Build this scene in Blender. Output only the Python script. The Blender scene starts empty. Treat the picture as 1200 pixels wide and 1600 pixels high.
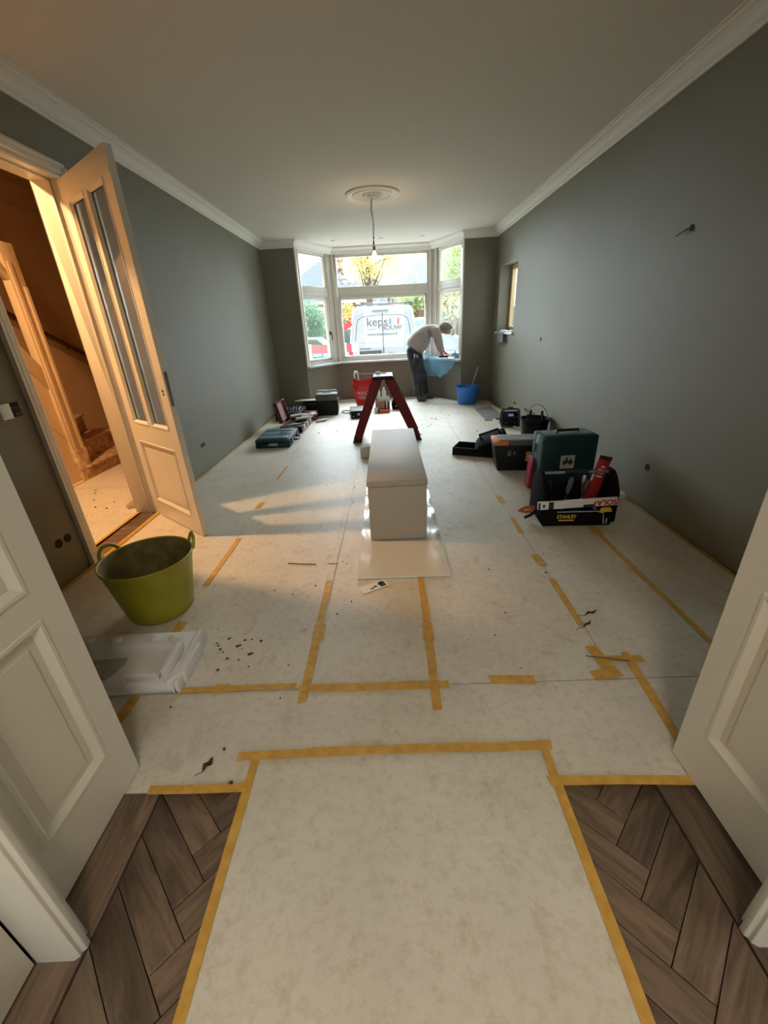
import bpy, bmesh, math, random
from mathutils import Vector, Matrix
random.seed(7)
C = bpy.context.scene.collection
PI = math.pi

# ------------------------------------------------------------------ camera
cam_d = bpy.data.cameras.new('camera'); cam = bpy.data.objects.new('camera', cam_d); C.objects.link(cam)
YAW, PIT, ROL, FPX = -2.18571117e-02, 4.24311709e-01, -5.06025223e-02, 639.6
cy, sy, cp, sp = math.cos(YAW), math.sin(YAW), math.cos(PIT), math.sin(PIT)
fwd = Vector((sy*cp, cy*cp, -sp)); rt = Vector((cy, -sy, 0)); up = rt.cross(fwd)
r_ = math.cos(ROL)*rt + math.sin(ROL)*up; u_ = -math.sin(ROL)*rt + math.cos(ROL)*up
M = Matrix((r_, u_, -fwd)).transposed().to_4x4(); M.translation = Vector((0, 0, 1.4))
cam.matrix_world = M
cam_d.sensor_fit = 'VERTICAL'; cam_d.sensor_height = 24.0; cam_d.lens = FPX/1600*24.0
cam_d.clip_start = 0.02; cam_d.clip_end = 300
bpy.context.scene.camera = cam

# ------------------------------------------------------------------ light and exposure
sc = bpy.context.scene
sc.view_settings.view_transform = 'Standard'; sc.view_settings.look = 'None'
sc.view_settings.gamma = 1.0; sc.view_settings.use_curve_mapping = False
sc.view_settings.exposure = 0.0
w = bpy.data.worlds.new('overcast_sky'); sc.world = w; w.use_nodes = True
bg = w.node_tree.nodes['Background']
bg.inputs[0].default_value = (0.84, 0.93, 1.0, 1); bg.inputs[1].default_value = 3.0

def lamp(name, kind, loc, energy, col, **k):
    d = bpy.data.lights.new(name, kind); d.energy = energy; d.color = col
    for a, b in k.items():
        if a != 'rot': setattr(d, a, b)
    o = bpy.data.objects.new(name, d); C.objects.link(o); o.location = loc
    if 'rot' in k: o.rotation_euler = k['rot']
    return o
# soft hazy sun from over the street, coming in through the bay window
lamp('hazy_sun', 'SUN', (0, 14, 9), 44.0, (0.82, 0.91, 1.0), angle=math.radians(85), rot=(math.radians(-59), 0, math.radians(4)))
# daylight through the garden window of the room behind the camera
lamp('garden_window_light', 'AREA', (0.2, -3.95, 1.5), 22, (1.0, 0.92, 0.80), shape='RECTANGLE', size=2.6, size_y=2.0, rot=(PI/2, 0, 0))

# ceiling lamp of the room behind the camera
lamp('garden_room_lamp', 'AREA', (0.1, -.75, 2.70), 30, (1.0, 0.85, 0.65), shape='DISK', size=.45)

# ------------------------------------------------------------------ materials
def mat(name, col, rough=0.6, metal=0.0, var=0.0, vscale=4.0, bump=0.0, bscale=40.0, spec=0.5, col2=None, emit=None, trans=0.0, stretch=(1, 1, 1), coat=0.0):
    m = bpy.data.materials.new(name); m.use_nodes = True
    nt = m.node_tree; n = nt.nodes; l = nt.links; b = n['Principled BSDF']
    b.inputs['Base Color'].default_value = (*col, 1); b.inputs['Roughness'].default_value = rough
    b.inputs['Metallic'].default_value = metal; b.inputs['Specular IOR Level'].default_value = spec
    b.inputs['Coat Weight'].default_value = coat
    if trans: b.inputs['Transmission Weight'].default_value = trans
    if emit:
        b.inputs['Emission Color'].default_value = (*emit[0], 1); b.inputs['Emission Strength'].default_value = emit[1]
    if var or bump:
        tc = n.new('ShaderNodeTexCoord'); mp = n.new('ShaderNodeMapping'); mp.inputs['Scale'].default_value = stretch
        l.new(tc.outputs['Object'], mp.inputs['Vector'])
    if var:
        nz = n.new('ShaderNodeTexNoise'); nz.inputs['Scale'].default_value = vscale; nz.inputs['Detail'].default_value = 6
        l.new(mp.outputs[0], nz.inputs['Vector'])
        cr = n.new('ShaderNodeValToRGB')
        c2 = col2 or tuple(c*(1-var) for c in col)
        cr.color_ramp.elements[0].position = 0.35; cr.color_ramp.elements[0].color = (*c2, 1)
        cr.color_ramp.elements[1].position = 0.65; cr.color_ramp.elements[1].color = (*col, 1)
        l.new(nz.outputs['Fac'], cr.inputs[0]); l.new(cr.outputs[0], b.inputs['Base Color'])
    if bump:
        nb = n.new('ShaderNodeTexNoise'); nb.inputs['Scale'].default_value = bscale; nb.inputs['Detail'].default_value = 4
        l.new(mp.outputs[0], nb.inputs['Vector'])
        bp = n.new('ShaderNodeBump'); bp.inputs['Strength'].default_value = bump; bp.inputs['Distance'].default_value = 0.01
        l.new(nb.outputs['Fac'], bp.inputs['Height']); l.new(bp.outputs[0], b.inputs['Normal'])
    return m

def glass_mat(name, tint=(0.97, 0.99, 0.98), refl=0.08, rough=0.0):
    m = bpy.data.materials.new(name); m.use_nodes = True
    nt = m.node_tree; n = nt.nodes; l = nt.links; n.remove(n['Principled BSDF'])
    t = n.new('ShaderNodeBsdfTransparent'); t.inputs[0].default_value = (*tint, 1)
    g = n.new('ShaderNodeBsdfGlossy'); g.inputs['Roughness'].default_value = rough
    lw = n.new('ShaderNodeLayerWeight'); pw = n.new('ShaderNodeMath'); pw.operation = 'POWER'; pw.inputs[1].default_value = 5; l.new(lw.outputs['Facing'], pw.inputs[0])
    f = n.new('ShaderNodeMath'); f.operation = 'MULTIPLY_ADD'; f.inputs[1].default_value = .8; f.inputs[2].default_value = .035; l.new(pw.outputs[0], f.inputs[0])
    x = n.new('ShaderNodeMixShader'); l.new(f.outputs[0], x.inputs[0]); l.new(t.outputs[0], x.inputs[1]); l.new(g.outputs[0], x.inputs[2])
    l.new(x.outputs[0], n['Material Output'].inputs[0])
    return m

def film_mat(name, col, alpha, rough=0.2):
    m = bpy.data.materials.new(name); m.use_nodes = True
    nt = m.node_tree; n = nt.nodes; l = nt.links; b = n['Principled BSDF']
    b.inputs['Base Color'].default_value = (*col, 1); b.inputs['Roughness'].default_value = rough
    b.inputs['Alpha'].default_value = alpha
    return m

def paper_mat():
    m = mat('protective_paper', (0.62, 0.575, 0.49), 0.5)
    nt = m.node_tree; n = nt.nodes; l = nt.links; b = n['Principled BSDF']
    tc = n.new('ShaderNodeTexCoord')
    def noise(scale, det, st=(1, 1, 1), rough=0.6):
        mp = n.new('ShaderNodeMapping'); mp.inputs['Scale'].default_value = st; l.new(tc.outputs['Object'], mp.inputs[0])
        z = n.new('ShaderNodeTexNoise'); z.inputs['Scale'].default_value = scale; z.inputs['Detail'].default_value = det; z.inputs['Roughness'].default_value = rough
        l.new(mp.outputs[0], z.inputs['Vector']); return z
    def ramp(src, p0, c0, p1, c1):
        r = n.new('ShaderNodeValToRGB'); e = r.color_ramp.elements
        e[0].position = p0; e[0].color = (*c0, 1); e[1].position = p1; e[1].color = (*c1, 1); l.new(src.outputs[0], r.inputs[0]); return r
    def mul(a, b_, f=1.0):
        x = n.new('ShaderNodeMix'); x.data_type = 'RGBA'; x.blend_type = 'MULTIPLY'; x.inputs[0].default_value = f
        l.new(a.outputs[2] if a.bl_idname == 'ShaderNodeMix' else a.outputs[0], x.inputs[6]); l.new(b_.outputs[0], x.inputs[7]); return x
    base = ramp(noise(2.2, 6), 0.3, (0.575, 0.53, 0.44), 0.7, (0.67, 0.625, 0.525))
    mott = ramp(noise(26, 8, (1, 1.2, 1), 0.75), 0.33, (0.80, 0.77, 0.72), 0.52, (1, 1, 1))
    stain = ramp(noise(5.5, 10, (1.5, 1, 1), 0.8), 0.34, (0.62, 0.54, 0.44), 0.46, (1, 1, 1))
    sc_ = ramp(noise(11, 9, (1, 1.3, 1), 0.8), 0.30, (0.55, 0.47, 0.38), 0.36, (1, 1, 1))
    o = mul(mul(mul(base, mott, 0.8), stain, 0.55), sc_, 0.7)
    l.new(o.outputs[2], b.inputs['Base Color'])
    bn = noise(9, 8, (1.0, 1.7, 1), 0.7)
    bp = n.new('ShaderNodeBump'); bp.inputs['Strength'].default_value = 0.22; bp.inputs['Distance'].default_value = 0.008
    l.new(bn.outputs[0], bp.inputs['Height']); l.new(bp.outputs[0], b.inputs['Normal'])
    rr = n.new('ShaderNodeMapRange'); rr.inputs[3].default_value = 0.38; rr.inputs[4].default_value = 0.62
    l.new(bn.outputs[0], rr.inputs[0]); l.new(rr.outputs[0], b.inputs['Roughness'])
    return m

def wood_mat(name, a, b2, rough=0.4):
    m = mat(name, a, rough); nt = m.node_tree; n = nt.nodes; l = nt.links; b = n['Principled BSDF']
    tc = n.new('ShaderNodeTexCoord'); oi = n.new('ShaderNodeObjectInfo')
    mp = n.new('ShaderNodeMapping'); mp.inputs['Scale'].default_value = (9, 1.1, 9); l.new(tc.outputs['Object'], mp.inputs[0])
    ad = n.new('ShaderNodeVectorMath'); l.new(mp.outputs[0], ad.inputs[0]); l.new(oi.outputs['Random'], ad.inputs[1])
    sc2 = n.new('ShaderNodeVectorMath'); sc2.operation = 'SCALE'; sc2.inputs['Scale'].default_value = 13; l.new(oi.outputs['Random'], sc2.inputs[0]); l.new(sc2.outputs[0], ad.inputs[1])
    z = n.new('ShaderNodeTexNoise'); z.inputs['Scale'].default_value = 2.4; z.inputs['Detail'].default_value = 9; z.inputs['Roughness'].default_value = 0.7; z.inputs['Distortion'].default_value = 1.4
    l.new(ad.outputs[0], z.inputs['Vector'])
    r = n.new('ShaderNodeValToRGB'); e = r.color_ramp.elements; e[0].position = 0.36; e[0].color = (*b2, 1); e[1].position = 0.6; e[1].color = (*a, 1)
    l.new(z.outputs[0], r.inputs[0])
    hsv = n.new('ShaderNodeHueSaturation'); mr = n.new('ShaderNodeMapRange'); mr.inputs[3].default_value = 0.72; mr.inputs[4].default_value = 1.25
    l.new(oi.outputs['Random'], mr.inputs[0]); l.new(mr.outputs[0], hsv.inputs['Value']); l.new(r.outputs[0], hsv.inputs['Color'])
    l.new(hsv.outputs[0], b.inputs['Base Color'])
    bp = n.new('ShaderNodeBump'); bp.inputs['Strength'].default_value = 0.15; bp.inputs['Distance'].default_value = 0.004
    l.new(z.outputs[0], bp.inputs['Height']); l.new(bp.outputs[0], b.inputs['Normal'])
    return m

def tile_mat(name, c1, c2, mortar, bw, bh, off=0.5, rough=0.8):
    m = mat(name, c1, rough); nt = m.node_tree; n = nt.nodes; l = nt.links; b = n['Principled BSDF']
    tc = n.new('ShaderNodeTexCoord'); sx = n.new('ShaderNodeSeparateXYZ'); cb = n.new('ShaderNodeCombineXYZ')
    l.new(tc.outputs['Object'], sx.inputs[0]); a = n.new('ShaderNodeMath'); l.new(sx.outputs[0], a.inputs[0]); l.new(sx.outputs[1], a.inputs[1])
    l.new(a.outputs[0], cb.inputs[0]); l.new(sx.outputs[2], cb.inputs[1])
    t = n.new('ShaderNodeTexBrick'); l.new(cb.outputs[0], t.inputs[0]); t.inputs['Scale'].default_value = 1
    t.inputs['Color1'].default_value = (*c1, 1); t.inputs['Color2'].default_value = (*c2, 1); t.inputs['Mortar'].default_value = (*mortar, 1)
    t.inputs['Brick Width'].default_value = bw; t.inputs['Row Height'].default_value = bh; t.inputs['Mortar Size'].default_value = bh*0.08; t.offset = off
    l.new(t.outputs[0], b.inputs['Base Color'])
    return m

WALL = mat('grey_green_wall_paint', (0.182, 0.171, 0.124), 0.64, var=0.05, vscale=2, bump=0.06, bscale=160)
CEIL = mat('white_ceiling_paint', (0.68, 0.64, 0.56), 0.9, bump=0.04, bscale=120)
CORN = mat('white_cornice_paint', (0.74, 0.71, 0.65), 0.6)
WHITE = mat('cream_white_lacquer', (0.70, 0.66, 0.56), 0.3, var=0.03, vscale=3)
FRAME = mat('window_frame_paint', (0.68, 0.65, 0.58), 0.4)
SILLM = mat('white_sill', (0.78, 0.78, 0.76), 0.35)
HALLW = mat('tan_hall_shaded_tone', (0.36, 0.235, 0.12), 0.8, var=0.1, vscale=1.2)  # stair wall darkened in colour to stand for shadow higher up
HALL_LIT = mat('ochre_hall_lit_tone', (0.55, 0.38, 0.22), 0.7, var=0.06, vscale=1.5)  # brighter hall tone; on the stair wall it paints in the lamplight
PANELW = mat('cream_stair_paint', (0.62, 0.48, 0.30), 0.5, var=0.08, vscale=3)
SCRAPED = mat('scraped_wood', (0.66, 0.52, 0.34), 0.7, var=0.5, vscale=14, col2=(0.35, 0.2, 0.1))
CARPET = mat('worn_stair_underlay', (0.56, 0.36, 0.22), 0.95, var=0.45, vscale=18, bump=0.5, bscale=120, col2=(0.28, 0.15, 0.09))
PAPER = paper_mat()
TAPE = mat('ochre_masking_tape', (0.62, 0.36, 0.07), 0.5, var=0.25, vscale=25, col2=(0.50, 0.27, 0.045))
TAPEP = mat('pale_masking_tape', (0.64, 0.56, 0.42), 0.5, var=0.15, vscale=25)
OAK = wood_mat('smoked_oak', (0.19, 0.13, 0.088), (0.085, 0.056, 0.037), 0.38)
OAKJ = mat('oak_joint', (0.05, 0.032, 0.022), 0.8)
GLASS = glass_mat('window_glass')
BLACKP = mat('black_plastic', (0.009, 0.009, 0.010), 0.5, var=0.3, vscale=20, spec=.22)
BLACKF = mat('black_fabric', (0.008, 0.0075, 0.0085), 0.9, spec=.1, bump=0.3, bscale=200)
HOLE = mat('dark_hole', (0.008, 0.006, 0.005), 0.9)
RUBBER = mat('black_rubber', (0.012, 0.012, 0.012), 0.7)
STEEL = mat('brushed_steel', (0.55, 0.55, 0.56), 0.35, metal=1.0)
GREYP = mat('grey_plastic', (0.10, 0.105, 0.11), 0.5, spec=.3)
LGREY = mat('light_grey_plastic', (0.42, 0.43, 0.43), 0.45)
TEAL = mat('dark_teal_plastic', (0.008, 0.035, 0.041), 0.45, spec=.3, var=0.15, vscale=10)
TEALL = mat('lighter_teal_plastic', (0.07, 0.145, 0.145), 0.45, var=0.3, vscale=12)  # lighter teal for side, top, lid, ribs and latches
MAROON = mat('maroon_plastic', (0.11, 0.012, 0.015), 0.4)
PINKF = mat('pinkish_liner', (0.30, 0.13, 0.13), 0.8, var=0.5, vscale=30)
RED = mat('red_fibreglass', (0.17, 0.008, 0.012), 0.5, spec=.25, var=0.25, vscale=14)
REDBAG = mat('red_plastic_bag', (0.72, 0.022, 0.02), 0.3, var=0.3, vscale=9)
REDC = mat('red_card', (0.35, 0.015, 0.02), 0.5)
ORANGE = mat('orange_plastic', (0.62, 0.20, 0.03), 0.45)
ORANGER = mat('orange_red_card', (0.85, 0.12, 0.03), 0.5)
YELLOW = mat('yellow_plastic', (0.70, 0.50, 0.03), 0.45)
TUBM = mat('lime_tub_rubber', (0.33, 0.31, 0.015), 0.42, var=0.15, vscale=8, col2=(0.27, 0.24, 0.015))
TUBI = mat('brown_tub_inside', (0.20, 0.165, 0.045), 0.75, var=0.35, vscale=14, col2=(0.13, 0.10, 0.035))  # inside of the tub, darker and browner than the outside
BLUEM = mat('blue_bucket_plastic', (0.025, 0.20, 0.68), 0.35)
FOAM = mat('white_moulded_foam', (0.68, 0.67, 0.65), 0.55, var=0.06, vscale=8, bump=0.15, bscale=150)
FOAMD = mat('grey_mortar_smear', (0.34, 0.32, 0.28), 0.8, var=0.2, vscale=12)
BOXM = mat('cream_board', (0.37, 0.325, 0.25), 0.55, var=0.03, vscale=2)
SHINY = mat('glossy_white_board', (0.68, 0.66, 0.58), 0.18, bump=0.25, bscale=7, coat=0.5)
CREAMB = mat('cream_block', (0.60, 0.53, 0.40), 0.7)
PAPERW = mat('white_print_paper', (0.75, 0.74, 0.70), 0.6)
INK = mat('black_ink', (0.02, 0.02, 0.02), 0.6)
REDINK = mat('red_ink', (0.55, 0.03, 0.03), 0.5)
YELINK = mat('yellow_ink', (0.85, 0.60, 0.05), 0.5)
CARTW = mat('white_cartridge', (0.75, 0.73, 0.68), 0.4)
CARDB = mat('brown_carton', (0.48, 0.33, 0.20), 0.8, var=0.3, vscale=18)
MATG = mat('grey_floor_mat', (0.21, 0.205, 0.195), 0.9, var=0.2, vscale=30)
WOODS = mat('pale_wood_stick', (0.38, 0.27, 0.20), 0.7)
BLUESHEET = film_mat('blue_plastic_film', (0.20, 0.45, 0.62), 0.5, 0.15)
BROWND = mat('brown_debris', (0.06, 0.035, 0.02), 0.9)
YWOOD = mat('yellow_wood_frame', (0.62, 0.45, 0.24), 0.6)
# person
SKIN = mat('reddish_skin', (0.42, 0.19, 0.14), 0.55)
SWEAT = mat('pale_grey_sweater', (0.40, 0.355, 0.335), 0.9, var=0.1, vscale=9, bump=0.5, bscale=26)
TROUS = mat('dark_work_trousers', (0.055, 0.062, 0.075), 0.9, var=0.55, vscale=7, bump=0.4, bscale=30, col2=(0.016, 0.017, 0.02))
HAIR = mat('short_grey_hair', (0.33, 0.31, 0.29), 0.9, var=0.45, vscale=40)
SHOE = mat('dusty_grey_shoe', (0.075, 0.072, 0.066), 0.8)
# outside
VAN = mat('white_van_paint', (0.32, 0.35, 0.375), 0.35, coat=0.2)
VANG = mat('dark_grey_trim', (0.045, 0.05, 0.055), 0.5)
VANL = mat('grey_seam', (0.05, 0.06, 0.075), 0.6)
TAIL = mat('red_tail_light', (0.60, 0.03, 0.06), 0.25)
CARG = mat('dark_car_glass', (0.05, 0.07, 0.08), 0.1)
ROOF = tile_mat('blue_grey_roof_tiles', (0.062, 0.08, 0.108), (0.078, 0.10, 0.132), (0.035, 0.045, 0.065), 0.3, 0.28)
BRICK = tile_mat('red_brown_brick', (0.25, 0.105, 0.08), (0.31, 0.14, 0.105), (0.36, 0.30, 0.27), 0.22, 0.07)
ASPH = mat('pale_street_paving', (0.50, 0.49, 0.46), 0.9, var=0.15, vscale=2)
GRASS = mat('grass_verge', (0.26, 0.32, 0.06), 0.95, var=0.3, vscale=3)
BARK = mat('grey_bark', (0.17, 0.14, 0.115), 0.95, var=0.3, vscale=8)
WHITEO = mat('white_outdoor_paint', (0.62, 0.62, 0.60), 0.5)
BARR = mat('red_barrier_board', (0.62, 0.045, 0.06), 0.45)
DARKG = mat('house_window_glass', (0.13, 0.16, 0.18), 0.1)

def leaf_mat(name, c1, c2, c3):
    m = bpy.data.materials.new(name); m.use_nodes = True
    nt = m.node_tree; n = nt.nodes; l = nt.links; n.remove(n['Principled BSDF'])
    g = n.new('ShaderNodeTexCoord'); z = n.new('ShaderNodeTexNoise'); z.inputs['Scale'].default_value = 1.6; z.inputs['Detail'].default_value = 5
    l.new(g.outputs['Object'], z.inputs['Vector'])
    r = n.new('ShaderNodeValToRGB'); e = r.color_ramp.elements; e[0].position = 0.36; e[0].color = (*c1, 1); e[1].position = 0.66; e[1].color = (*c3, 1)
    k = e.new(0.5); k.color = (*c2, 1); l.new(z.outputs[0], r.inputs[0])
    d = n.new('ShaderNodeBsdfDiffuse'); t = n.new('ShaderNodeBsdfTranslucent'); x = n.new('ShaderNodeMixShader'); x.inputs[0].default_value = 0.45
    l.new(r.outputs[0], d.inputs[0]); l.new(r.outputs[0], t.inputs[0]); l.new(d.outputs[0], x.inputs[1]); l.new(t.outputs[0], x.inputs[2])
    l.new(x.outputs[0], n['Material Output'].inputs[0]); return m
LEAFY = leaf_mat('autumn_leaves', (0.66, 0.36, 0.13), (0.70, 0.60, 0.27), (0.52, 0.54, 0.26))
LEAFG = leaf_mat('yellow_green_leaves', (0.55, 0.58, 0.26), (0.42, 0.50, 0.26), (0.28, 0.37, 0.22))
LEAFD = leaf_mat('dark_green_leaves', (0.13, 0.23, 0.15), (0.18, 0.30, 0.19), (0.28, 0.42, 0.22))

# ------------------------------------------------------------------ mesh helpers
class MB:
    def __init__(s): s.v = []; s.f = []; s.mi = []
    def add(s, v, f, m=0, T=None):
        b = len(s.v)
        s.v += [tuple(T @ Vector(p)) if T is not None else tuple(p) for p in v]
        s.f += [tuple(i+b for i in q) for q in f]; s.mi += [m]*len(f); return s
    def box(s, a, b, m=0, T=None):
        x0, y0, z0 = a; x1, y1, z1 = b
        v = [(x0,y0,z0),(x1,y0,z0),(x1,y1,z0),(x0,y1,z0),(x0,y0,z1),(x1,y0,z1),(x1,y1,z1),(x0,y1,z1)]
        return s.add(v, [(0,3,2,1),(4,5,6,7),(0,1,5,4),(1,2,6,5),(2,3,7,6),(3,0,4,7)], m, T)
    def prism(s, pts, a, b, axis='y', m=0, T=None):
        n = len(pts)
        def P(p, t): return {'y': (p[0], t, p[1]), 'x': (t, p[0], p[1]), 'z': (p[0], p[1], t)}[axis]
        v = [P(p, a) for p in pts]+[P(p, b) for p in pts]
        f = [tuple(range(n))[::-1], tuple(range(n, 2*n))]+[(i, (i+1) % n, n+(i+1) % n, n+i) for i in range(n)]
        return s.add(v, f, m, T)
    def tube(s, path, r, seg=8, m=0, T=None, cap=True, closed=False):
        path = [Vector(p) for p in path]; n = len(path); v = []; f = []
        prev = None
        for i, p in enumerate(path):
            a = path[i-1] if i or closed else p; b = path[(i+1) % n] if i < n-1 or closed else p
            t = (b-a).normalized()
            if prev is None:
                q = Vector((0, 0, 1)) if abs(t.z) < .9 else Vector((1, 0, 0)); prev = t.cross(q).normalized()
            prev = (prev - t*prev.dot(t)).normalized(); c = t.cross(prev)
            rr = r[i] if isinstance(r, (list, tuple)) else r
            for k in range(seg):
                an = 2*PI*k/seg; v.append(p+rr*(math.cos(an)*prev+math.sin(an)*c))
        for i in range(n if closed else n-1):
            j = (i+1) % n
            for k in range(seg): f.append((i*seg+k, i*seg+(k+1) % seg, j*seg+(k+1) % seg, j*seg+k))
        if cap and not closed: f += [tuple(range(seg))[::-1], tuple(range((n-1)*seg, n*seg))]
        return s.add(v, f, m, T)
    def lathe(s, prof, seg=28, m=0, T=None, sx=1, sy=1, cap=True):
        v = []; f = []; n = len(prof)
        for (r, z) in prof:
            for k in range(seg): v.append((sx*r*math.cos(2*PI*k/seg), sy*r*math.sin(2*PI*k/seg), z))
        for i in range(n-1):
            for k in range(seg): f.append((i*seg+k, i*seg+(k+1) % seg, (i+1)*seg+(k+1) % seg, (i+1)*seg+k))
        if cap and prof[0][0] > 1e-4: f.append(tuple(range(seg))[::-1])
        if cap and prof[-1][0] > 1e-4: f.append(tuple(range((n-1)*seg, n*seg)))
        return s.add(v, f, m, T)
    def build(s, name, mats, parent=None, smooth=False, bevel=0.0, seg=2):
        me = bpy.data.meshes.new(name); me.from_pydata(s.v, [], s.f)
        for mm in (mats if isinstance(mats, (list, tuple)) else [mats]): me.materials.append(mm)
        for p, k in zip(me.polygons, s.mi): p.material_index = k
        bm = bmesh.new(); bm.from_mesh(me)
        bmesh.ops.remove_doubles(bm, verts=bm.verts, dist=1e-5)
        bmesh.ops.recalc_face_normals(bm, faces=bm.faces)
        if bevel:
            es = [e for e in bm.edges if len(e.link_faces) == 2 and e.calc_face_angle(0) > 0.6]
            bmesh.ops.bevel(bm, geom=es, offset=bevel, segments=seg, affect='EDGES', profile=0.5, clamp_overlap=True)
        bm.to_mesh(me); bm.free()
        if smooth or bevel:
            for p in me.polygons: p.use_smooth = True
            if hasattr(me, 'set_sharp_from_angle'): me.set_sharp_from_angle(angle=math.radians(40))
        o = bpy.data.objects.new(name, me); C.objects.link(o)
        if parent: o.parent = parent
        return o

def tag(o, label=None, cat=None, group=None, kind=None):
    if label: o['label'] = label
    if cat: o['category'] = cat
    if group: o['group'] = group
    if kind: o['kind'] = kind
    return o
def thing(name, label, cat, loc=(0, 0, 0), rz=0.0, group=None, rot=None):
    o = bpy.data.objects.new(name, None); C.objects.link(o); o.empty_display_size = 0.1
    o.location = loc; o.rotation_euler = rot or (0, 0, rz)
    return tag(o, label, cat, group)
def struct_empty(name, loc=(0, 0, 0)):
    o = bpy.data.objects.new(name, None); C.objects.link(o); o.location = loc; o['kind'] = 'structure'; return o
def struct(mb, name, m, **k): return tag(mb.build(name, m, **k), kind='structure')
def copy_tree(o, parent=None):
    c = o.copy(); C.objects.link(c); c.parent = parent
    for ch in list(o.children): copy_tree(ch, c)
    return c
def rotm(ax, ang, loc=(0, 0, 0)): return Matrix.Translation(Vector(loc)) @ Matrix.Rotation(ang, 4, ax)
def text(name, s, size, m, parent, T, ext=0.0008, bold=0.0):
    cu = bpy.data.curves.new(name, 'FONT'); cu.body = s; cu.size = size; cu.extrude = ext; cu.offset = bold; cu.align_x = 'CENTER'; cu.align_y = 'CENTER'; cu.resolution_u = 3
    t = bpy.data.objects.new(name, cu); C.objects.link(t)
    dg = bpy.context.evaluated_depsgraph_get(); me = bpy.data.meshes.new_from_object(t.evaluated_get(dg))
    bpy.data.objects.remove(t); bpy.data.curves.remove(cu)
    me.transform(T); me.materials.clear(); me.materials.append(m)
    o = bpy.data.objects.new(name, me); C.objects.link(o)
    if parent: o.parent = parent
    return o
FRONT = Matrix.Rotation(PI/2, 4, 'X')      # text in XZ facing -Y
def sweep(prof, path, closed=False):
    """prof: (out, up) pairs; path: list of 2D points; the room lies to the right-hand side of travel"""
    mb = MB(); n = len(path); P = [Vector((p[0], p[1])) for p in path]; rings = []
    for i, p in enumerate(P):
        d0 = (P[i]-P[i-1]).normalized() if i else None; d1 = (P[i+1]-P[i]).normalized() if i < n-1 else None
        if d0 is None: d0 = d1
        if d1 is None: d1 = d0
        n0 = Vector((d0.y, -d0.x)); n1 = Vector((d1.y, -d1.x)); b = (n0+n1).normalized(); k = 1/max(.3, b.dot(n0))
        rings.append([(p.x+b.x*k*o, p.y+b.y*k*o, z) for (o, z) in prof])
    m = len(prof); v = [q for r in rings for q in r]; f = []
    for i in range(n-1):
        for k in range(m): f.append((i*m+k, i*m+(k+1) % m, (i+1)*m+(k+1) % m, (i+1)*m+k))
    f += [tuple(range(m))[::-1], tuple(range((n-1)*m, n*m))]
    return mb.add(v, f)

XL, XR, YF, ZC = -2.08, 1.98, 8.2, 2.80
P0, P1, P2, P3 = (-1.50, 8.2), (-0.98, 9.1), (0.96, 9.1), (1.42, 8.2)

# ------------------------------------------------------------------ setting: shell
mb = MB(); mb.box((-5.0, -4.2, -0.12), (XR+.3, 0.0, -0.012)); mb.box((-5.0, 0.0, -0.12), (XR+.3, 9.45, -0.012)); floor = struct(mb, 'floor', OAKJ)
mb = MB(); mb.box((XL-.16, -4.2, ZC), (XR+.3, 9.5, ZC+.15)); struct(mb, 'ceiling', CEIL)
mb = MB()
for a, b in (((XL-.16, .60, 0), (XL, 2.46, ZC)), ((XL-.16, 2.46, 2.41), (XL, 3.34, ZC)), ((XL-.16, 3.34, 0), (XL, 8.5, ZC))): mb.box(a, b)
struct(mb, 'wall_left', WALL)
mb = MB()
for a, b in (((XR, .60, 0), (XR+.27, 6.92, ZC)), ((XR, 6.92, 0), (XR+.27, 7.92, 1.20)), ((XR, 6.92, 2.235), (XR+.27, 7.92, ZC)), ((XR, 7.92, 0), (XR+.27, 8.5, ZC))): mb.box(a, b)
struct(mb, 'wall_right', WALL)
mb = MB()
mb.box((XL, YF, 0), (P0[0], YF+.3, ZC)); mb.box((P3[0], YF, 0), (XR, YF+.3, ZC))
mb.box((P0[0]-.02, YF+.3, 0), (P0[0]-.01, YF+.31, ZC))
struct(mb, 'wall_far', WALL)
def offs(path, d):
    P = [Vector(p) for p in path]; out = []
    for i, p in enumerate(P):
        d0 = (P[i]-P[i-1]).normalized() if i else (P[i+1]-P[i]).normalized(); d1 = (P[i+1]-P[i]).normalized() if i < len(P)-1 else d0
        n0 = Vector((-d0.y, d0.x)); n1 = Vector((-d1.y, d1.x)); b = (n0+n1).normalized(); out.append(tuple(p+b*d/max(.3, b.dot(n0))))
    return out
BAY = [P0, P1, P2, P3]; BAYO = offs(BAY, .28)
for nm, z0, z1, m in (('wall_bay', 0, .745, WALL), ('trim_2', 2.715, ZC, WHITE)):
    mb = MB()
    for i in range(3):
        mb.prism([BAY[i], BAY[i+1], BAYO[i+1], BAYO[i]], z0, z1, 'z')
    struct(mb, nm, m)
# cornice
prof = [(0, ZC), (.115, ZC), (.115, ZC-.012), (.10, ZC-.012), (.096, ZC-.026), (.078, ZC-.032), (.055, ZC-.048), (.036, ZC-.07), (.030, ZC-.074), (.030, ZC-.086), (.018, ZC-.092), (.014, ZC-.105), (0, ZC-.105)]
struct(sweep(prof, [(XL, .6), (XL, YF), P0, P1, P2, P3, (XR, YF), (XR, .6)]), 'trim_1', CORN, bevel=.0)
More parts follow.
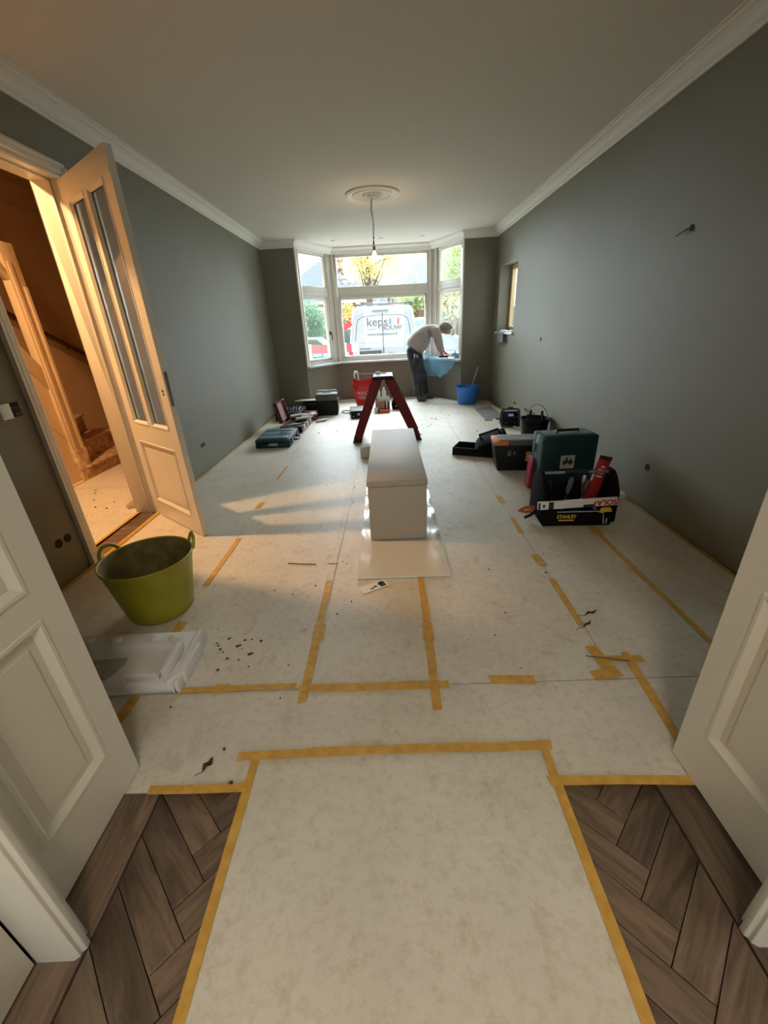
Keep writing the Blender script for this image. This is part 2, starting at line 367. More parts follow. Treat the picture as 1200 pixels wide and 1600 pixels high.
# near wall of the room with the opening we look through, and the room behind the camera
for nm, s in (('trim_3', -1), ('trim_4', 1)):
    mb = MB(); x = .817
    pts = [(s*x, .502), (s*x, .488), (s*(x+.008), .482), (s*(x+.008), .474), (s*(x+.02), .466), (s*(x+.113), .464), (s*(x+.113), .52), (s*(x+.02), .52), (s*(x+.02), .502)]
    mb.prism(pts, 0.0, 2.50, 'z'); struct(mb, nm, WHITE, bevel=.0015)
mb = MB(); mb.box((-.95, .464, 2.38), (.95, .52, 2.50)); struct(mb, 'trim_5', WHITE, bevel=.002)
mb = MB(); mb.box((XL-.16, .52, 0), (-.985, .60, ZC)); mb.box((.985, .52, 0), (XR+.27, .60, ZC)); mb.box((-.985, .52, 2.4), (.985, .60, ZC)); struct(mb, 'wall_near', WALL)
mb = MB(); mb.box((-2.4, -4.2, 0), (-2.24, .52, ZC)); struct(mb, 'wall_garden_room_left', CEIL)
mb = MB(); mb.box((XR, -4.2, 0), (XR+.27, .52, ZC)); struct(mb, 'wall_garden_room_right', CEIL)
mb = MB(); mb.box((-2.4, -4.2, 0), (-1.2, -4.0, ZC)); mb.box((1.6, -4.2, 0), (XR+.27, -4.0, ZC)); mb.box((-1.2, -4.2, 2.55), (1.6, -4.0, ZC)); mb.box((-1.2, -4.2, 0), (1.6, -4.0, .45)); struct(mb, 'wall_garden', CEIL)
# tall cupboard standing to the left of the opening, in the near room
t = thing('tall_cupboard', 'white lacquered cupboard side at the lower left corner beside the door casing', 'cupboard', (-1.25, .20, 0))
mb = MB(); mb.box((-.3, -.3, .05), (.30, .255, 2.3)); mb.build('body', WHITE, t, bevel=.002)
mb = MB(); mb.box((-.28, -.28, 0), (.295, .25, .05)); mb.build('plinth', BLACKP, t)
mb = MB(); mb.box((.30, -.296, .012), (.325, .258, 2.296)); mb.build('side_panel', WHITE, t, bevel=.002)

# window niche in the right wall
wn = struct_empty('window_4', (XR, 7.42, 1.20))
mb = MB(); mb.box((-.035, -.54, 0), (.20, .54, .03)); mb.build('window_sill', SILLM, wn, bevel=.004)
mb = MB()
for a, b in (((.19, -.5, .03), (.25, -.43, 1.035)), ((.19, .43, .03), (.25, .5, 1.035)), ((.19, -.43, .03), (.25, .43, .10)), ((.19, -.43, .965), (.25, .43, 1.035))): mb.box(a, b)
mb.build('window_frame', YWOOD, wn, bevel=.004)
mb = MB(); mb.box((.215, -.43, .10), (.222, .43, .965)); mb.build('glass_pane', GLASS, wn)

# bay window: three units with top lights
def window_unit(name, A, B, side, casement=True, outward=.09):
    A = Vector((*A, 0)); B = Vector((*B, 0)); d = (B-A).normalized(); nrm = Vector((-d.y, d.x, 0)); L = (B-A).length
    T = Matrix((( d.x, nrm.x, 0, A.x), (d.y, nrm.y, 0, A.y), (0, 0, 1, 0), (0, 0, 0, 1)))
    e = struct_empty(name); e.matrix_world = T
    z0, z1, zt0, zt1 = .775, 2.72, 1.985, 2.135
    f = MB(); y0, y1 = outward, outward+.09
    pw = .075
    for a, b in (((0, y0, z0), (pw, y1, z1)), ((L-pw, y0, z0), (L, y1, z1)), ((pw, y0, z0), (L-pw, y1, z0+.05)), ((pw, y0, z1-.05), (L-pw, y1, z1))): f.box(a, b)
    for a, b in (((0, y0-.02, z0), (pw*.55, y0, z1)), ((L-pw*.55, y0-.02, z0), (L, y0, z1))): f.box(a, b)
    f.build('window_frame', FRAME, e, bevel=.004)
    f = MB(); f.box((pw, y0, zt0), (L-pw, y1, zt1)); f.box((pw, y0-.012, zt0+.03), (L-pw, y0, zt0+.06)); f.build('transom', FRAME, e, bevel=.004)
    s = MB(); sw = .055; a0, a1, b0, b1 = pw+.004, L-pw-.004, z0+.052, zt0-.004
    for a, b in (((a0, y0-.006, b0), (a0+sw, y1-.02, b1)), ((a1-sw, y0-.006, b0), (a1, y1-.02, b1)), ((a0+sw, y0-.006, b0), (a1-sw, y1-.02, b0+sw)), ((a0+sw, y0-.006, b1-sw), (a1-sw, y1-.02, b1))): s.box(a, b)
    s.build('sash', FRAME, e, bevel=.004)
    g = MB(); g.box((a0+sw, y0+.03, b0+sw), (a1-sw, y0+.036, b1-sw)); g.build('glass_pane', GLASS, e)
    g = MB(); g.box((pw+.015, y0+.03, zt1+.012), (L-pw-.015, y0+.036, z1-.062)); g.build('glass_pane', GLASS, e)
    bd = MB()
    for a, b in (((pw, y0+.01, zt1), (pw+.018, y1-.02, z1-.05)), ((L-pw-.018, y0+.01, zt1), (L-pw, y1-.02, z1-.05)), ((pw, y0+.01, zt1), (L-pw, y1-.02, zt1+.015)), ((pw, y0+.01, z1-.065), (L-pw, y1-.02, z1-.05))): bd.box(a, b)
    bd.build('glazing_bead', FRAME, e, bevel=.002)
    if side:
        hx = a1-sw*.5 if side > 0 else a0+sw*.5
        h = MB(); h.box((hx-.013, y0-.022, 1.30), (hx+.013, y0-.006, 1.37)); h.tube([(hx, y0-.02, 1.335), (hx, y0-.05, 1.335), (hx, y0-.052, 1.20)], .010, 8)
        h.build('window_handle', [BLACKP, WHITEO], e, smooth=True)
    return e
WP = offs(BAY, .0)
window_unit('window_1', P0, P1, 1); window_unit('window_2', P1, P2, 0); window_unit('window_3', P2, P3, 0)
# corner posts and reveal boards
for nm, p in (('trim_6', P1), ('trim_7', P2)):
    q = offs(BAY, .135)[1 if p is P1 else 2]
    mb = MB(); mb.prism([(q[0]+.085*math.cos(a), q[1]+.085*math.sin(a)) for a in [k*PI/4+.39 for k in range(8)]], .775, 2.72, 'z'); struct(mb, nm, FRAME, bevel=.003)
for nm, p, s in (('trim_8', P0, -1), ('trim_9', P3, 1)):
    mb = MB(); x = p[0]; mb.box((min(x, x-s*.028), YF-.012, .77), (max(x, x-s*.028), YF+.15, 2.715)); mb.box((min(x-s*.028, x-s*.01), YF+.10, .77), (max(x-s*.045, x-s*.028) if s < 0 else x-s*.01, YF+.20, 2.715)); struct(mb, nm, WHITE, bevel=.003)
# sill following the bay
SI = offs(BAY, -.075); SO = offs(BAY, .12); mb = MB()
SI[0] = (SI[0][0]+.0, YF-.02); SI[3] = (SI[3][0], YF-.02)
for i in range(3): mb.prism([SI[i], SI[i+1], SO[i+1], SO[i]], .745, .777, 'z')
struct(mb, 'trim_10', SILLM)

# ------------------------------------------------------------------ doors
def leaf(e, W, H, th, opens, m, hingeside=0):
    """leaf in local XZ plane, x 0..W, y -th/2..th/2; opens: (x0,x1,z0,z1,kind)"""
    xs = sorted({0, W, *[o[0] for o in opens], *[o[1] for o in opens]}); zs = sorted({.012, H, *[o[2] for o in opens], *[o[3] for o in opens]})
    f = MB()
    for i in range(len(xs)-1):
        for j in range(len(zs)-1):
            cx, cz = (xs[i]+xs[i+1])/2, (zs[j]+zs[j+1])/2
            if not any(o[0] < cx < o[1] and o[2] < cz < o[3] for o in opens): f.box((xs[i], -th/2, zs[j]), (xs[i+1], th/2, zs[j+1]))
    bm_o = f.build('door_leaf', m, e)
    bm = bmesh.new(); bm.from_mesh(bm_o.data)
    # drop faces shared by neighbouring blocks
    seen = {}
    for fc in bm.faces: seen.setdefault(tuple(round(c, 4) for c in fc.calc_center_median()), []).append(fc)
    bmesh.ops.delete(bm, geom=[q for v in seen.values() if len(v) > 1 for q in v], context='FACES'); bm.to_mesh(bm_o.data); bm.free()
    for (x0, x1, z0, z1, kind) in opens:
        for s in (-1, 1):
            g = MB(); w_ = .022; yo, yi = s*(th/2+.004), s*(.006)
            ring = lambda k, y: [(x0+k, y, z0+k), (x1-k, y, z0+k), (x1-k, y, z1-k), (x0+k, y, z1-k)]
            v = ring(-.006, s*th/2)+ring(-.004, yo)+ring(.006, yo)+ring(w_, yi)
            fs = [(a*4+k, a*4+(k+1) % 4, (a+1)*4+(k+1) % 4, (a+1)*4+k) for a in range(3) for k in range(4)]
            g.add(v, fs); g.build('moulding', m, e)
        g = MB(); k = .02 if kind == 'panel' else .014
        g.box((x0+k-.012, -.006 if kind == 'panel' else -.002, z0+k-.012), (x1-k+.012, .006 if kind == 'panel' else .002, z1-k+.012))
        if kind == 'panel': g.box((x0+.05, -.010, z0+.05), (x1-.05, .010, z1-.05))
        g.build('panel' if kind == 'panel' else 'glass_pane', m if kind == 'panel' else GLASS, e)

for nm, s in (('door_1', -1), ('door_2', 1)):
    e = struct_empty(nm, (s*.958, .955, 0)); e.rotation_euler = (0, 0, -PI/2)
    leaf(e, .425, 2.36, .040, [(.095, .34, .205, .735, 'panel'), (.095, .34, .830, 2.22, 'panel')], WHITE)
    mb = MB()
    for z in (.25, 1.2, 2.1): mb.tube([(.425, -s*.022, z-.04), (.425, -s*.022, z+.04)], .006, 8)
    mb.build('hinge', STEEL, e, smooth=True)
# hall door, standing open into the room
hx, hy = -2.062, 3.300
e = struct_empty('door_3', (hx, hy, 0)); ang = math.atan2(2.783-hy, -1.434-hx); e.rotation_euler = (0, 0, ang)
leaf(e, .818, 2.355, .040, [(.105, .375, .81, 2.23, 'glass'), (.435, .70, .81, 2.23, 'glass'), (.105, .70, .15, .66, 'panel')], WHITE)
mb = MB(); mb.box((.816, -.010, .98), (.821, .010, 1.20)); mb.build('lock_plate', STEEL, e)
mb = MB(); mb.tube([(.765, -.021, 1.08), (.765, -.024, 1.08)], .008, 10); mb.box((.762, -.0245, 1.05), (.768, -.021, 1.065)); mb.build('keyhole', HOLE, e)
# casing and jamb of the hall door
cas = [(0, 0), (.028, 0), (.028, .016), (.020, .022), (.024, .032), (.024, .050), (.014, .058), (.016, .076), (.010, .088), (0, .09)]   # (proud, across) from the outer edge inwards
mb = MB(); y0, y1, zt = 2.50, 3.30, 2.37
mb.prism([(XL+o, y0-.09+a) for (o, a) in cas], .07, zt+.09, 'z'); mb.prism([(XL+o, y1+.09-a) for (o, a) in cas], .07, zt+.09, 'z')
mb.prism([(XL+o, zt+.09-a) for (o, a) in cas], y0-.09, y1+.09, 'y')
mb.box((XL, y0-.095, 0), (XL+.033, y0+.003, .07)); mb.box((XL, y1-.003, 0), (XL+.033, y1+.095, .07))
struct(mb, 'trim_11', WHITE)
mb = MB()
for a, b in (((XL-.18, y0-.04, 0), (XL+.002, y0, zt+.04)), ((XL-.18, y1, 0), (XL+.002, y1+.04, zt+.04)), ((XL-.18, y0, zt), (XL+.002, y1, zt+.04)),
             ((XL-.06, y0, 0), (XL-.045, y0+.014, zt)), ((XL-.06, y1-.014, 0), (XL-.045, y1, zt)), ((XL-.06, y0, zt-.014), (XL-.045, y1, zt))): mb.box(a, b)
struct(mb, 'trim_12', WHITE, bevel=.002)

# ------------------------------------------------------------------ hall with the stairs
HX = -4.30
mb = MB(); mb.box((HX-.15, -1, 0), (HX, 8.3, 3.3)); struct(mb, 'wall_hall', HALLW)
mb = MB(); mb.prism([(8.2, 0), (8.2, .25), (6.55, .95), (5.65, 1.38), (4.2, 2.1), (4.2, 0)], HX, HX+.012, 'x'); struct(mb, 'wall_hall_painted_light', HALL_LIT)  # painted light: brighter zone below the handrail, not a separate dado
mb = MB(); mb.box((HX, 7.6, 0), (XL-.16, 7.75, 3.3)); struct(mb, 'wall_hall_far', HALL_LIT)
mb = MB(); mb.box((HX, .40, 0), (XL-.16, .52, 3.3)); struct(mb, 'wall_hall_near', HALL_LIT)
mb = MB(); mb.box((XL-.18, .52, 0), (XL-.161, 2.459, 3.3)); mb.box((XL-.18, 3.341, 0), (XL-.161, 8.2, 3.3)); mb.box((XL-.18, 2.459, 2.411), (XL-.161, 3.341, 3.3)); struct(mb, 'wall_hall_right', HALL_LIT)
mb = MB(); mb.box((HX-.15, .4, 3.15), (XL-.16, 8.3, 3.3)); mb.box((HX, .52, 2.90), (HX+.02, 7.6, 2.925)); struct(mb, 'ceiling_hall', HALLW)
# lamp in the hall
t = thing('hall_bulb', 'bare bulb lighting the orange hall behind the open door', 'lamp', (-2.90, 2.78, 2.98))
mb = MB(); mb.lathe([(0, -.06), (.018, -.055), (.03, -.03), (.028, -.005), (.014, .02), (.013, .04)], 16); mb.build('bulb', mat('hall_bulb_glass', (1, .8, .5), .3, emit=((1, .62, .28), 25)), t, smooth=True)
mb = MB(); mb.tube([(0, 0, .04), (0, 0, .08)], .016, 12); mb.tube([(0, 0, .08), (0, 0, .17)], .003, 6); mb.build('holder', BLACKP, t)
mb = MB(); mb.lathe([(.02, .045), (.05, .04), (.16, -.02), (.162, -.02), (.052, .046), (.02, .05)], 24, cap=False); mb.build('added_shade', WHITEO, t, smooth=True)  # unseen cone, added to keep lamp light off the upper hall
lamp('hall_lamp_light', 'SPOT', (-2.90, 2.78, 2.90), 300, (1.0, .58, .27), shadow_soft_size=.06, spot_size=math.radians(176), spot_blend=1.0)
lamp('hall_fill_light', 'POINT', (-2.90, 2.78, 2.86), 42, (1.0, .58, .27), shadow_soft_size=.05)  # extra point lamp below the bulb, added to brighten stairs and hall walls

st = thing('staircase', 'carpeted winder staircase with cream newel and panelling, lit orange in the hall', 'stairs', (-3.42, 4.34, 0))
def step(pts, z0, z1):
    mb = MB(); mb.prism(pts, z0, z1-.03, 'z')
    cx = sum(p[0] for p in pts)/len(pts); cyy = sum(p[1] for p in pts)/len(pts)
    mb.prism([(cx+(p[0]-cx)*1.02+.018, cyy+(p[1]-cyy)*1.02) for p in pts], z1-.03, z1, 'z')
    mb.build('step', CARPET, st, bevel=.008)
step([(.06, .02), (.06, .95), (-.86, .95), (-.86, .02)], 0, .15)
step([(-.10, .06), (-.16, .95), (-.86, .95), (-.86, .06)], .15, .37)
step([(-.12, .06), (-.50, .95), (-.86, .95), (-.86, .06)], .37, .57)
step([(-.14, .05), (-.86, .80), (-.86, .05)], .57, .75)
for k in range(7):
    step([(-.86, .22-.2*k), (-.06, .04-.2*k), (-.06, -.20-.2*k), (-.86, -.02-.2*k)], .74+.17*k, .92+.17*k)
mb = MB(); mb.box((-.045, -.07, 0), (.03, .10, 2.255)); mb.box((.03, -.045, .12), (.042, .0, 2.1)); mb.box((.03, .05, .12), (.044, .092, 1.9)); mb.build('newel_post', PANELW, st, bevel=.004)
mb = MB(); mb.box((-.05, -.075, 0), (.046, .108, .34)); mb.build('scraped_newel_foot', SCRAPED, st, bevel=.006)
# stringer and panelling under it (rises towards the camera side)
mb = MB(); mb.prism([(-.07, 0), (-.07, 1.14), (-.40, 1.55), (-1.6, 3.0), (-1.9, 3.0), (-1.9, 0)], -.03, 0, 'x'); mb.build('panelling', PANELW, st)
mb = MB(); mb.prism([(-.07, .98), (-.07, 1.20), (-1.55, 3.0), (-1.72, 3.0)], -.02, .022, 'x'); mb.build('stringer', PANELW, st, bevel=.004)
mb = MB(); mb.prism([(-.07, .44), (-.07, .47), (-.55, 1.16), (-.57, 1.14)], 0, .010, 'x'); mb.build('panel_moulding', PANELW, st)
mb = MB(); mb.prism([(-.07, 1.94), (-.07, 2.03), (-.75, 2.93), (-.85, 2.93)], -.04, .03, 'x'); mb.build('banister', PANELW, st, bevel=.008)
mb = MB(); mb.tube([(-.83, -.4, 2.30), (-.83, 1.31, 1.50), (-.83, 2.9, .78)], .022, 10); 
for q in (.4, 1.6): mb.tube([(-.83, q, 1.5+(1.31-q)*.47), (-.875, q, 1.46+(1.31-q)*.47)], .008, 6)
mb.build('handrail', mat('dark_red_handrail', (.07, .018, .01), .4), st, smooth=True)
mb = MB(); mb.prism([(.95, 0), (.95, .72), (.2, 1.12), (.2, 1.0), (.95, .6)], -.868, -.85, 'x'); mb.build('wall_stringer', PANELW, st)
# small wedge block by the jamb
t = thing('door_wedge', 'small cream wood block on the hall floor against the jamb', 'block', (-2.33, 3.42, .006), .5)
mb = MB(); mb.prism([(-.07, 0), (.07, 0), (.07, .085), (-.02, .085), (-.07, .05)], -.02, .02, 'y'); mb.build('block', CREAMB, t, bevel=.008)

# ------------------------------------------------------------------ oak floor: herringbone blocks and border planks
def plank(x, y, L, W, a, z=0.0, par=floor):
    key = (round(L, 3), round(W, 3))
    if key not in plank.c:
        m2 = MB(); m2.box((-W/2+.0012, -L/2+.0012, -.012), (W/2-.0012, L/2-.0012, 0)); o = m2.build('plank', OAK, par, bevel=.0012, seg=1); plank.c[key] = o
    else:
        o = plank.c[key].copy(); C.objects.link(o); o.parent = par
    o.location = (x, y, z+random.uniform(-.0006, .0006)); o.rotation_euler = (0, 0, a); return o
plank.c = {}
for s in (-1, 1):
    for k in range(4): plank(s*.893, 1.0-.5-.9*k+(.2 if s > 0 else 0), .9, .142, 0)
W_, L_ = .088, .44
c45 = math.cos(PI/4)
HB = []
# exact herringbone lattice: block A along +45, block B along -45
u = Vector((c45, c45)); v = Vector((-c45, c45))
for i in range(-14, 15):
    for j in range(-6, 7):
        # A block occupies u:[0,L], v:[0,W]; B block occupies u:[-W,0]... shifted lattice
        o = (u+v)*(i*W_) + (u-v)*(L_*j) + Vector((.05, 0))
        ca = o+u*(L_/2)+v*(W_/2); cb = o+u*(W_/2)+v*(W_+L_/2)
        HB.append((ca, -PI/4)); HB.append((cb, PI/4))
for c, a in HB:
    x, y = c.x, c.y
    a2 = a
    if abs(x) <= 1.0 and -.6 < y < 1.15:
        o = plank(x, y, L_, W_, a2)
        # trim the blocks that would run under the border plank
        ex = .5*(L_*abs(math.sin(a2))+W_*abs(math.cos(a2)))
        if abs(x)+ex > .815:
            bm = bmesh.new(); bm.from_mesh(o.data); lim = .815
            Rm = Matrix.Translation((x, y, 0)) @ Matrix.Rotation(a2, 4, 'Z'); sg = 1 if x > 0 else -1
            no = (Rm.to_3x3().inverted() @ Vector((sg, 0, 0))); co = Rm.inverted() @ Vector((sg*lim, 0, 0))
            r = bmesh.ops.bisect_plane(bm, geom=bm.verts[:]+bm.edges[:]+bm.faces[:], plane_co=co, plane_no=no, clear_outer=True)
            bmesh.ops.holes_fill(bm, edges=[q for q in r['geom_cut'] if isinstance(q, bmesh.types.BMEdge)])
            me = bpy.data.meshes.new('plank'); bm.to_mesh(me); bm.free(); me.materials.append(OAK)
            if len(me.polygons) == 0: bpy.data.objects.remove(o); continue
            o.data = me
# exposed threshold strip in the hall doorway
for k in range(9): plank(-2.145, 2.55+.088*k, .15, .088, PI/2)

# ------------------------------------------------------------------ protective paper and tape
cover = thing('floor_covering', 'off-white protective paper sheets taped over the whole living room floor', 'floor covering', (0, 4.5, 0.001))
def ymax(x):
    if x < P0[0]-.01 or x > P3[0]+.01: return YF-.03
    if x < P1[0]: return P0[1]+(x-P0[0])/(P1[0]-P0[0])*(.9)-.05
    if x > P2[0]: return P3[1]+(P3[0]-x)/(P3[0]-P2[0])*.9-.05
    return 9.06
def sheet(x0, x1, y0, y1, z, par, ox, oy, dx=.14, dy=.14, follow=False, wav=.0022):
    nx = max(2, int((x1-x0)/dx)); ny = max(2, int((y1-y0)/dy)); v = []; f = []
    for j in range(ny+1):
        for i in range(nx+1):
            x = x0+(x1-x0)*i/nx; ym = min(y1, ymax(x)) if follow else y1; y = y0+(ym-y0)*j/ny
            edge = i in (0, nx) or j in (0, ny)
            zz = z+(0 if edge else wav*(math.sin(x*9+y*3.1)*.4+math.sin(y*7.3-x*4)*.35+random.uniform(-.4, .4)))
            v.append((x-ox, y-oy, zz))
    for j in range(ny):
        for i in range(nx): a = j*(nx+1)+i; f.append((a, a+1, a+nx+2, a+nx+1))
    nb = len(v); rim = [i for i in range(nx+1)]+[j*(nx+1)+nx for j in range(1, ny+1)]+[ny*(nx+1)+i for i in range(nx-1, -1, -1)]+[j*(nx+1) for j in range(ny-1, 0, -1)]
    for r in rim: v.append((v[r][0], v[r][1], 0.0))
    for k in range(len(rim)): a, b = rim[k], rim[(k+1) % len(rim)]; f.append((a, nb+k, nb+(k+1) % len(rim), b))
    mb = MB(); mb.add(v, f); return mb.build('paper_sheet', PAPER, par, smooth=True)
cuts = [XL+.02, -1.17, -.39, .16, .925, 1.44, XR-.035]
for i in range(6): sheet(cuts[i], cuts[i+1]-.003, 1.285, 9.2, .0035+.0008*(i % 2), cover, 0, 4.5, follow=True)
sheet(XL+.02, XR-.03, .868, 1.28, .0046, cover, 0, 4.5)
sheet(XL+.02, -1.0, .62, .87, .004, cover, 0, 4.5); sheet(1.0, XR-.03, .62, .87, .004, cover, 0, 4.5)
tape_n = [0]
def tape(pts, wd, par, ox, oy, z=.0075, m=TAPE, jit=.0025, step_=.16):
    tape_n[0] += 1; z += .00008*(tape_n[0] % 9)
    P = [Vector(p) for p in pts]; out = []
    for i in range(len(P)-1):
        n = max(1, int((P[i+1]-P[i]).length/step_))
        for k in range(n): out.append(P[i].lerp(P[i+1], k/n))
    out.append(P[-1]); v = []; f = []
    for i, p in enumerate(out):
        a = out[max(0, i-1)]; b = out[min(len(out)-1, i+1)]; d = (b-a).normalized(); nn = Vector((-d.y, d.x)); j = random.uniform(-jit, jit); ww = wd/2*random.uniform(.92, 1.08)
        sk = d*random.uniform(-.004, .004)
        L = p+nn*(ww+j)+sk; R = p-nn*(ww-j)-sk
        for q in (L, R): v.append((q.x-ox, q.y-oy, z))
        for q in (L, R): v.append((q.x-ox, q.y-oy, z-.0015))
    for i in range(len(out)-1):
        a = i*4; f += [(a, a+1, a+5, a+4), (a+2, a+6, a+7, a+3), (a, a+4, a+6, a+2), (a+1, a+3, a+7, a+5)]
    f += [(0, 2, 3, 1), (len(v)-4, len(v)-3, len(v)-1, len(v)-2)]
    mb = MB(); mb.add(v, f); return mb.build('tape_strip', m, par)
Tp = lambda pts, wd=.040, m=TAPE, z=.0078: tape(pts, wd, cover, 0, 4.5, z, m)
Tp([(-.405, 1.21), (-.400, 1.62), (-.394, 2.30)]); Tp([(-.397, 1.58), (-.396, 1.70)], .055, z=.0092); Tp([(-.396, 2.1), (-.388, 3.0)], .04, TAPEP); Tp([(-.392, 2.9), (-.385, 5.25)], .05, TAPEP)
Tp([(.150, 1.155), (.158, 2.12)], .038); Tp([(.152, 1.545), (.155, 1.68)], .05, z=.0092)
Tp([(-.43, 1.285), (.21, 1.276)], .042, z=.0092); Tp([(-.97, 1.292), (-.445, 1.303)], .030); Tp([(-.80, 1.295), (-.74, 1.297)], .048, z=.0092)
Tp([(-1.14, 1.11), (-1.13, 1.275)], .04); Tp([(-1.152, 1.64), (-1.148, 1.76)], .05); Tp([(-1.16, 2.10), (-1.152, 2.71)], .035)
Tp([(-1.174, 3.27), (-1.165, 3.40)], .05); Tp([(-1.183, 4.02), (-1.175, 4.45)], .03); Tp([(-1.198, 5.07), (-1.183, 5.26)], .05, TAPEP); Tp([(-1.2, 5.9), (-1.19, 6.4)], .03, TAPEP)
Tp([(1.441, 1.40), (1.446, 2.75)], .03); Tp([(1.444, 2.55), (1.447, 2.66)], .06, z=.0092)
Tp([(.990, .99), (1.012, 1.25), (1.024, 1.43)], .036); Tp([(.93, 1.397), (1.085, 1.392)], .036); Tp([(.893, 1.475), (.905, 1.345)], .055, z=.0092); Tp([(.824, 1.298), (.947, 1.322)], .055); Tp([(.386, 1.298), (.575, 1.291)], .045)
Tp([(.913, 1.62), (.917, 2.03)], .035); Tp([(.919, 2.18), (.915, 2.31)], .05); Tp([(.922, 2.62), (.929, 2.87)], .035); Tp([(.936, 3.18), (.933, 3.32)], .05)
Tp([(.965, 6.28), (.985, 7.98)], .03, TAPEP); Tp([(1.52, 5.8), (1.46, 7.80)], .035, TAPEP); Tp([(.6, 7.99), (1.42, 7.98)], .03, TAPEP)
Tp([(XL+.03, .9), (XL+.026, 4), (XL+.03, 8.1)], .022, z=.011); Tp([(XR-.035, .9), (XR-.03, 4), (XR-.036, 8.1)], .022, z=.011)
Tp([(-.862, .874), (-.52, .873)], .030, z=.0092); Tp([(.48, .868), (.945, .858)], .030, z=.0092)
runner = thing('paper_runner', 'off-white paper runner taped down the middle of the doorway in the foreground', 'floor covering', (0, .2, 0.0005))
sheet(-.515, .505, -1.2, .972, .0062, runner, 0, .2, wav=.0015)
tr = lambda pts, wd, z=.0098: tape(pts, wd, runner, 0, .2, z)
tr([(-.595, .985), (-.06, .992)], .034, .0112); tr([(-.33, .992), (.535, .990)], .034, .0122)
tr([(-.527, .985), (-.524, .62), (-.514, -.6)], .028); tr([(.505, .985), (.506, .60), (.503, -.6)], .029)
hallc = thing('hall_floor_covering', 'bright paper covering the hall floor in front of the stairs', 'floor covering', (-2.8, 3, 0.001))
sheet(HX+.6, XL-.165, .55, 4.0, .004, hallc, -2.8, 3); sheet(HX+.6, XL-.165, 4.004, 7.5, .0048, hallc, -2.8, 3)
tape([(XL-.162, 2.5), (XL-.160, 3.34)], .025, hallc, -2.8, 3); tape([(-3.36, 3.6), (-3.36, 4.42)], .03, hallc, -2.8, 3)
tape([(XL+.035, 2.5), (XL+.035, 3.26)], .03, cover, 0, 4.5, .0092)

# debris
def crumbs(name, label, spots, m=BROWND):
    mb = MB()
    for (x, y, r) in spots:
        if any(a < x < b and c < y < d for (a, b, c, d) in ((-.27, .38, 2.05, 4.25), (-.55, .55, -1, 1.02), (.7, 1.5, 3.8, 4.95), (-1.9, -1.1, 5.2, 7.95), (.98, 1.8, 2.6, 3.7), (-.66, -.38, 6.9, 7.45), (.3, .9, 8.2, 8.9))): continue
        n = 5; pts = [(x+r*random.uniform(.5, 1.2)*math.cos(2*PI*k/n), y+r*random.uniform(.5, 1.2)*math.sin(2*PI*k/n)) for k in range(n)]
        mb.prism(pts, .0045, .008+r*.25, 'z')
    o = mb.build(name, m); return tag(o, label, 'debris', kind='stuff')
rs = random.Random(3)
crumbs('floor_debris', 'small dark crumbs scattered over the paper', [(-.78+rs.uniform(-.12, .12), 1.52+rs.uniform(-.12, .1), rs.uniform(.003, .009)) for _ in range(18)] +
       [(rs.uniform(-1.0, 1.2), rs.uniform(1.0, 4.5), rs.uniform(.002, .006)) for _ in range(60)] +
       [(rs.uniform(.3, 1.4), rs.uniform(5.5, 7.9), rs.uniform(.006, .02)) for _ in range(14)] + [(rs.uniform(-1.2, -.3), rs.uniform(6.0, 7.0), rs.uniform(.004, .015)) for _ in range(14)] +
       [(rs.uniform(-3.1, -2.4), rs.uniform(2.8, 4.3), rs.uniform(.004, .01)) for _ in range(20)])
def leafbit(x, y, L, W, a, label):
    t = thing('dry_leaf', label, 'leaf', (x, y, .009), a)
    mb = MB(); v = []; n = 8
    for k in range(n+1):
        u = k/n; ww = W*math.sin(PI*u)**.7; zc = .012*math.sin(PI*u*1.5)**2
        v += [(L*(u-.5), -ww/2, zc+.004), (L*(u-.5), 0, zc-.001), (L*(u-.5), ww/2, zc+.006)]
    f = [q for k in range(n) for q in ((k*3, k*3+1, k*3+4, k*3+3), (k*3+1, k*3+2, k*3+5, k*3+4))]
    mb.add(v, f); mb.build('blade', BROWND, t, smooth=True)
    mb = MB(); mb.tube([(-L*.5, 0, .003), (-L*.95, .01, .006)], .0012, 5); mb.build('stem', BROWND, t)
leafbit(-.69, .952, .05, .022, 1.1, 'curled dark dry leaf on the paper, left of the runner'); leafbit(.995, 1.70, .075, .016, .35, 'flat dark leaf beside the right tape line')
leafbit(.94, 1.615, .06, .014, .6, 'dark leaf scrap at the lower end of a short tape strip'); leafbit(-.583, .885, .014, .01, .2, 'tiny brown leaf crumb by the runner tape')
t = thing('wood_splinter', 'thin dark splinter crossing the left centre tape', 'splinter', (-.40, 2.29, .011), 0); mb = MB(); mb.tube([(-.035, .006, 0), (.035, -.004, 0)], .002, 6); mb.build('splinter', BROWND, t)
t = thing('thin_stick', 'thin dark stick lying left of the white box on the paper', 'stick', (-.60, 2.30, .009), 0); mb = MB(); mb.tube([(-.10, .02, 0), (-.02, .004, .002), (.09, -.006, 0)], .003, 6); mb.build('stick', BROWND, t)
t = thing('cable_tie', 'thin grey strip lying across the crossed tape pieces at right', 'strip', (.93, 1.39, .013), -.22); mb = MB(); mb.box((-.09, -.0025, 0), (.09, .0025, .002)); mb.build('strip', GREYP, t)
t = thing('torn_label', 'small torn white label with black print at the front of the glossy board', 'label', (-.125, 2.02, .0075), .5)
mb = MB(); mb.box((-.085, -.035, 0), (.085, .035, .0012)); mb.build('paper', PAPERW, t)
mb = MB()
for k, (a, b) in enumerate(((-.03, .0), (-.005, .012), (.03, .05))): mb.box((a, -.02+.008*k, .0012), (a+.022, -.008+.01*k, .0018))
mb.box((.035, -.025, .0012), (.07, .025, .0018)); mb.build('print', INK, t)

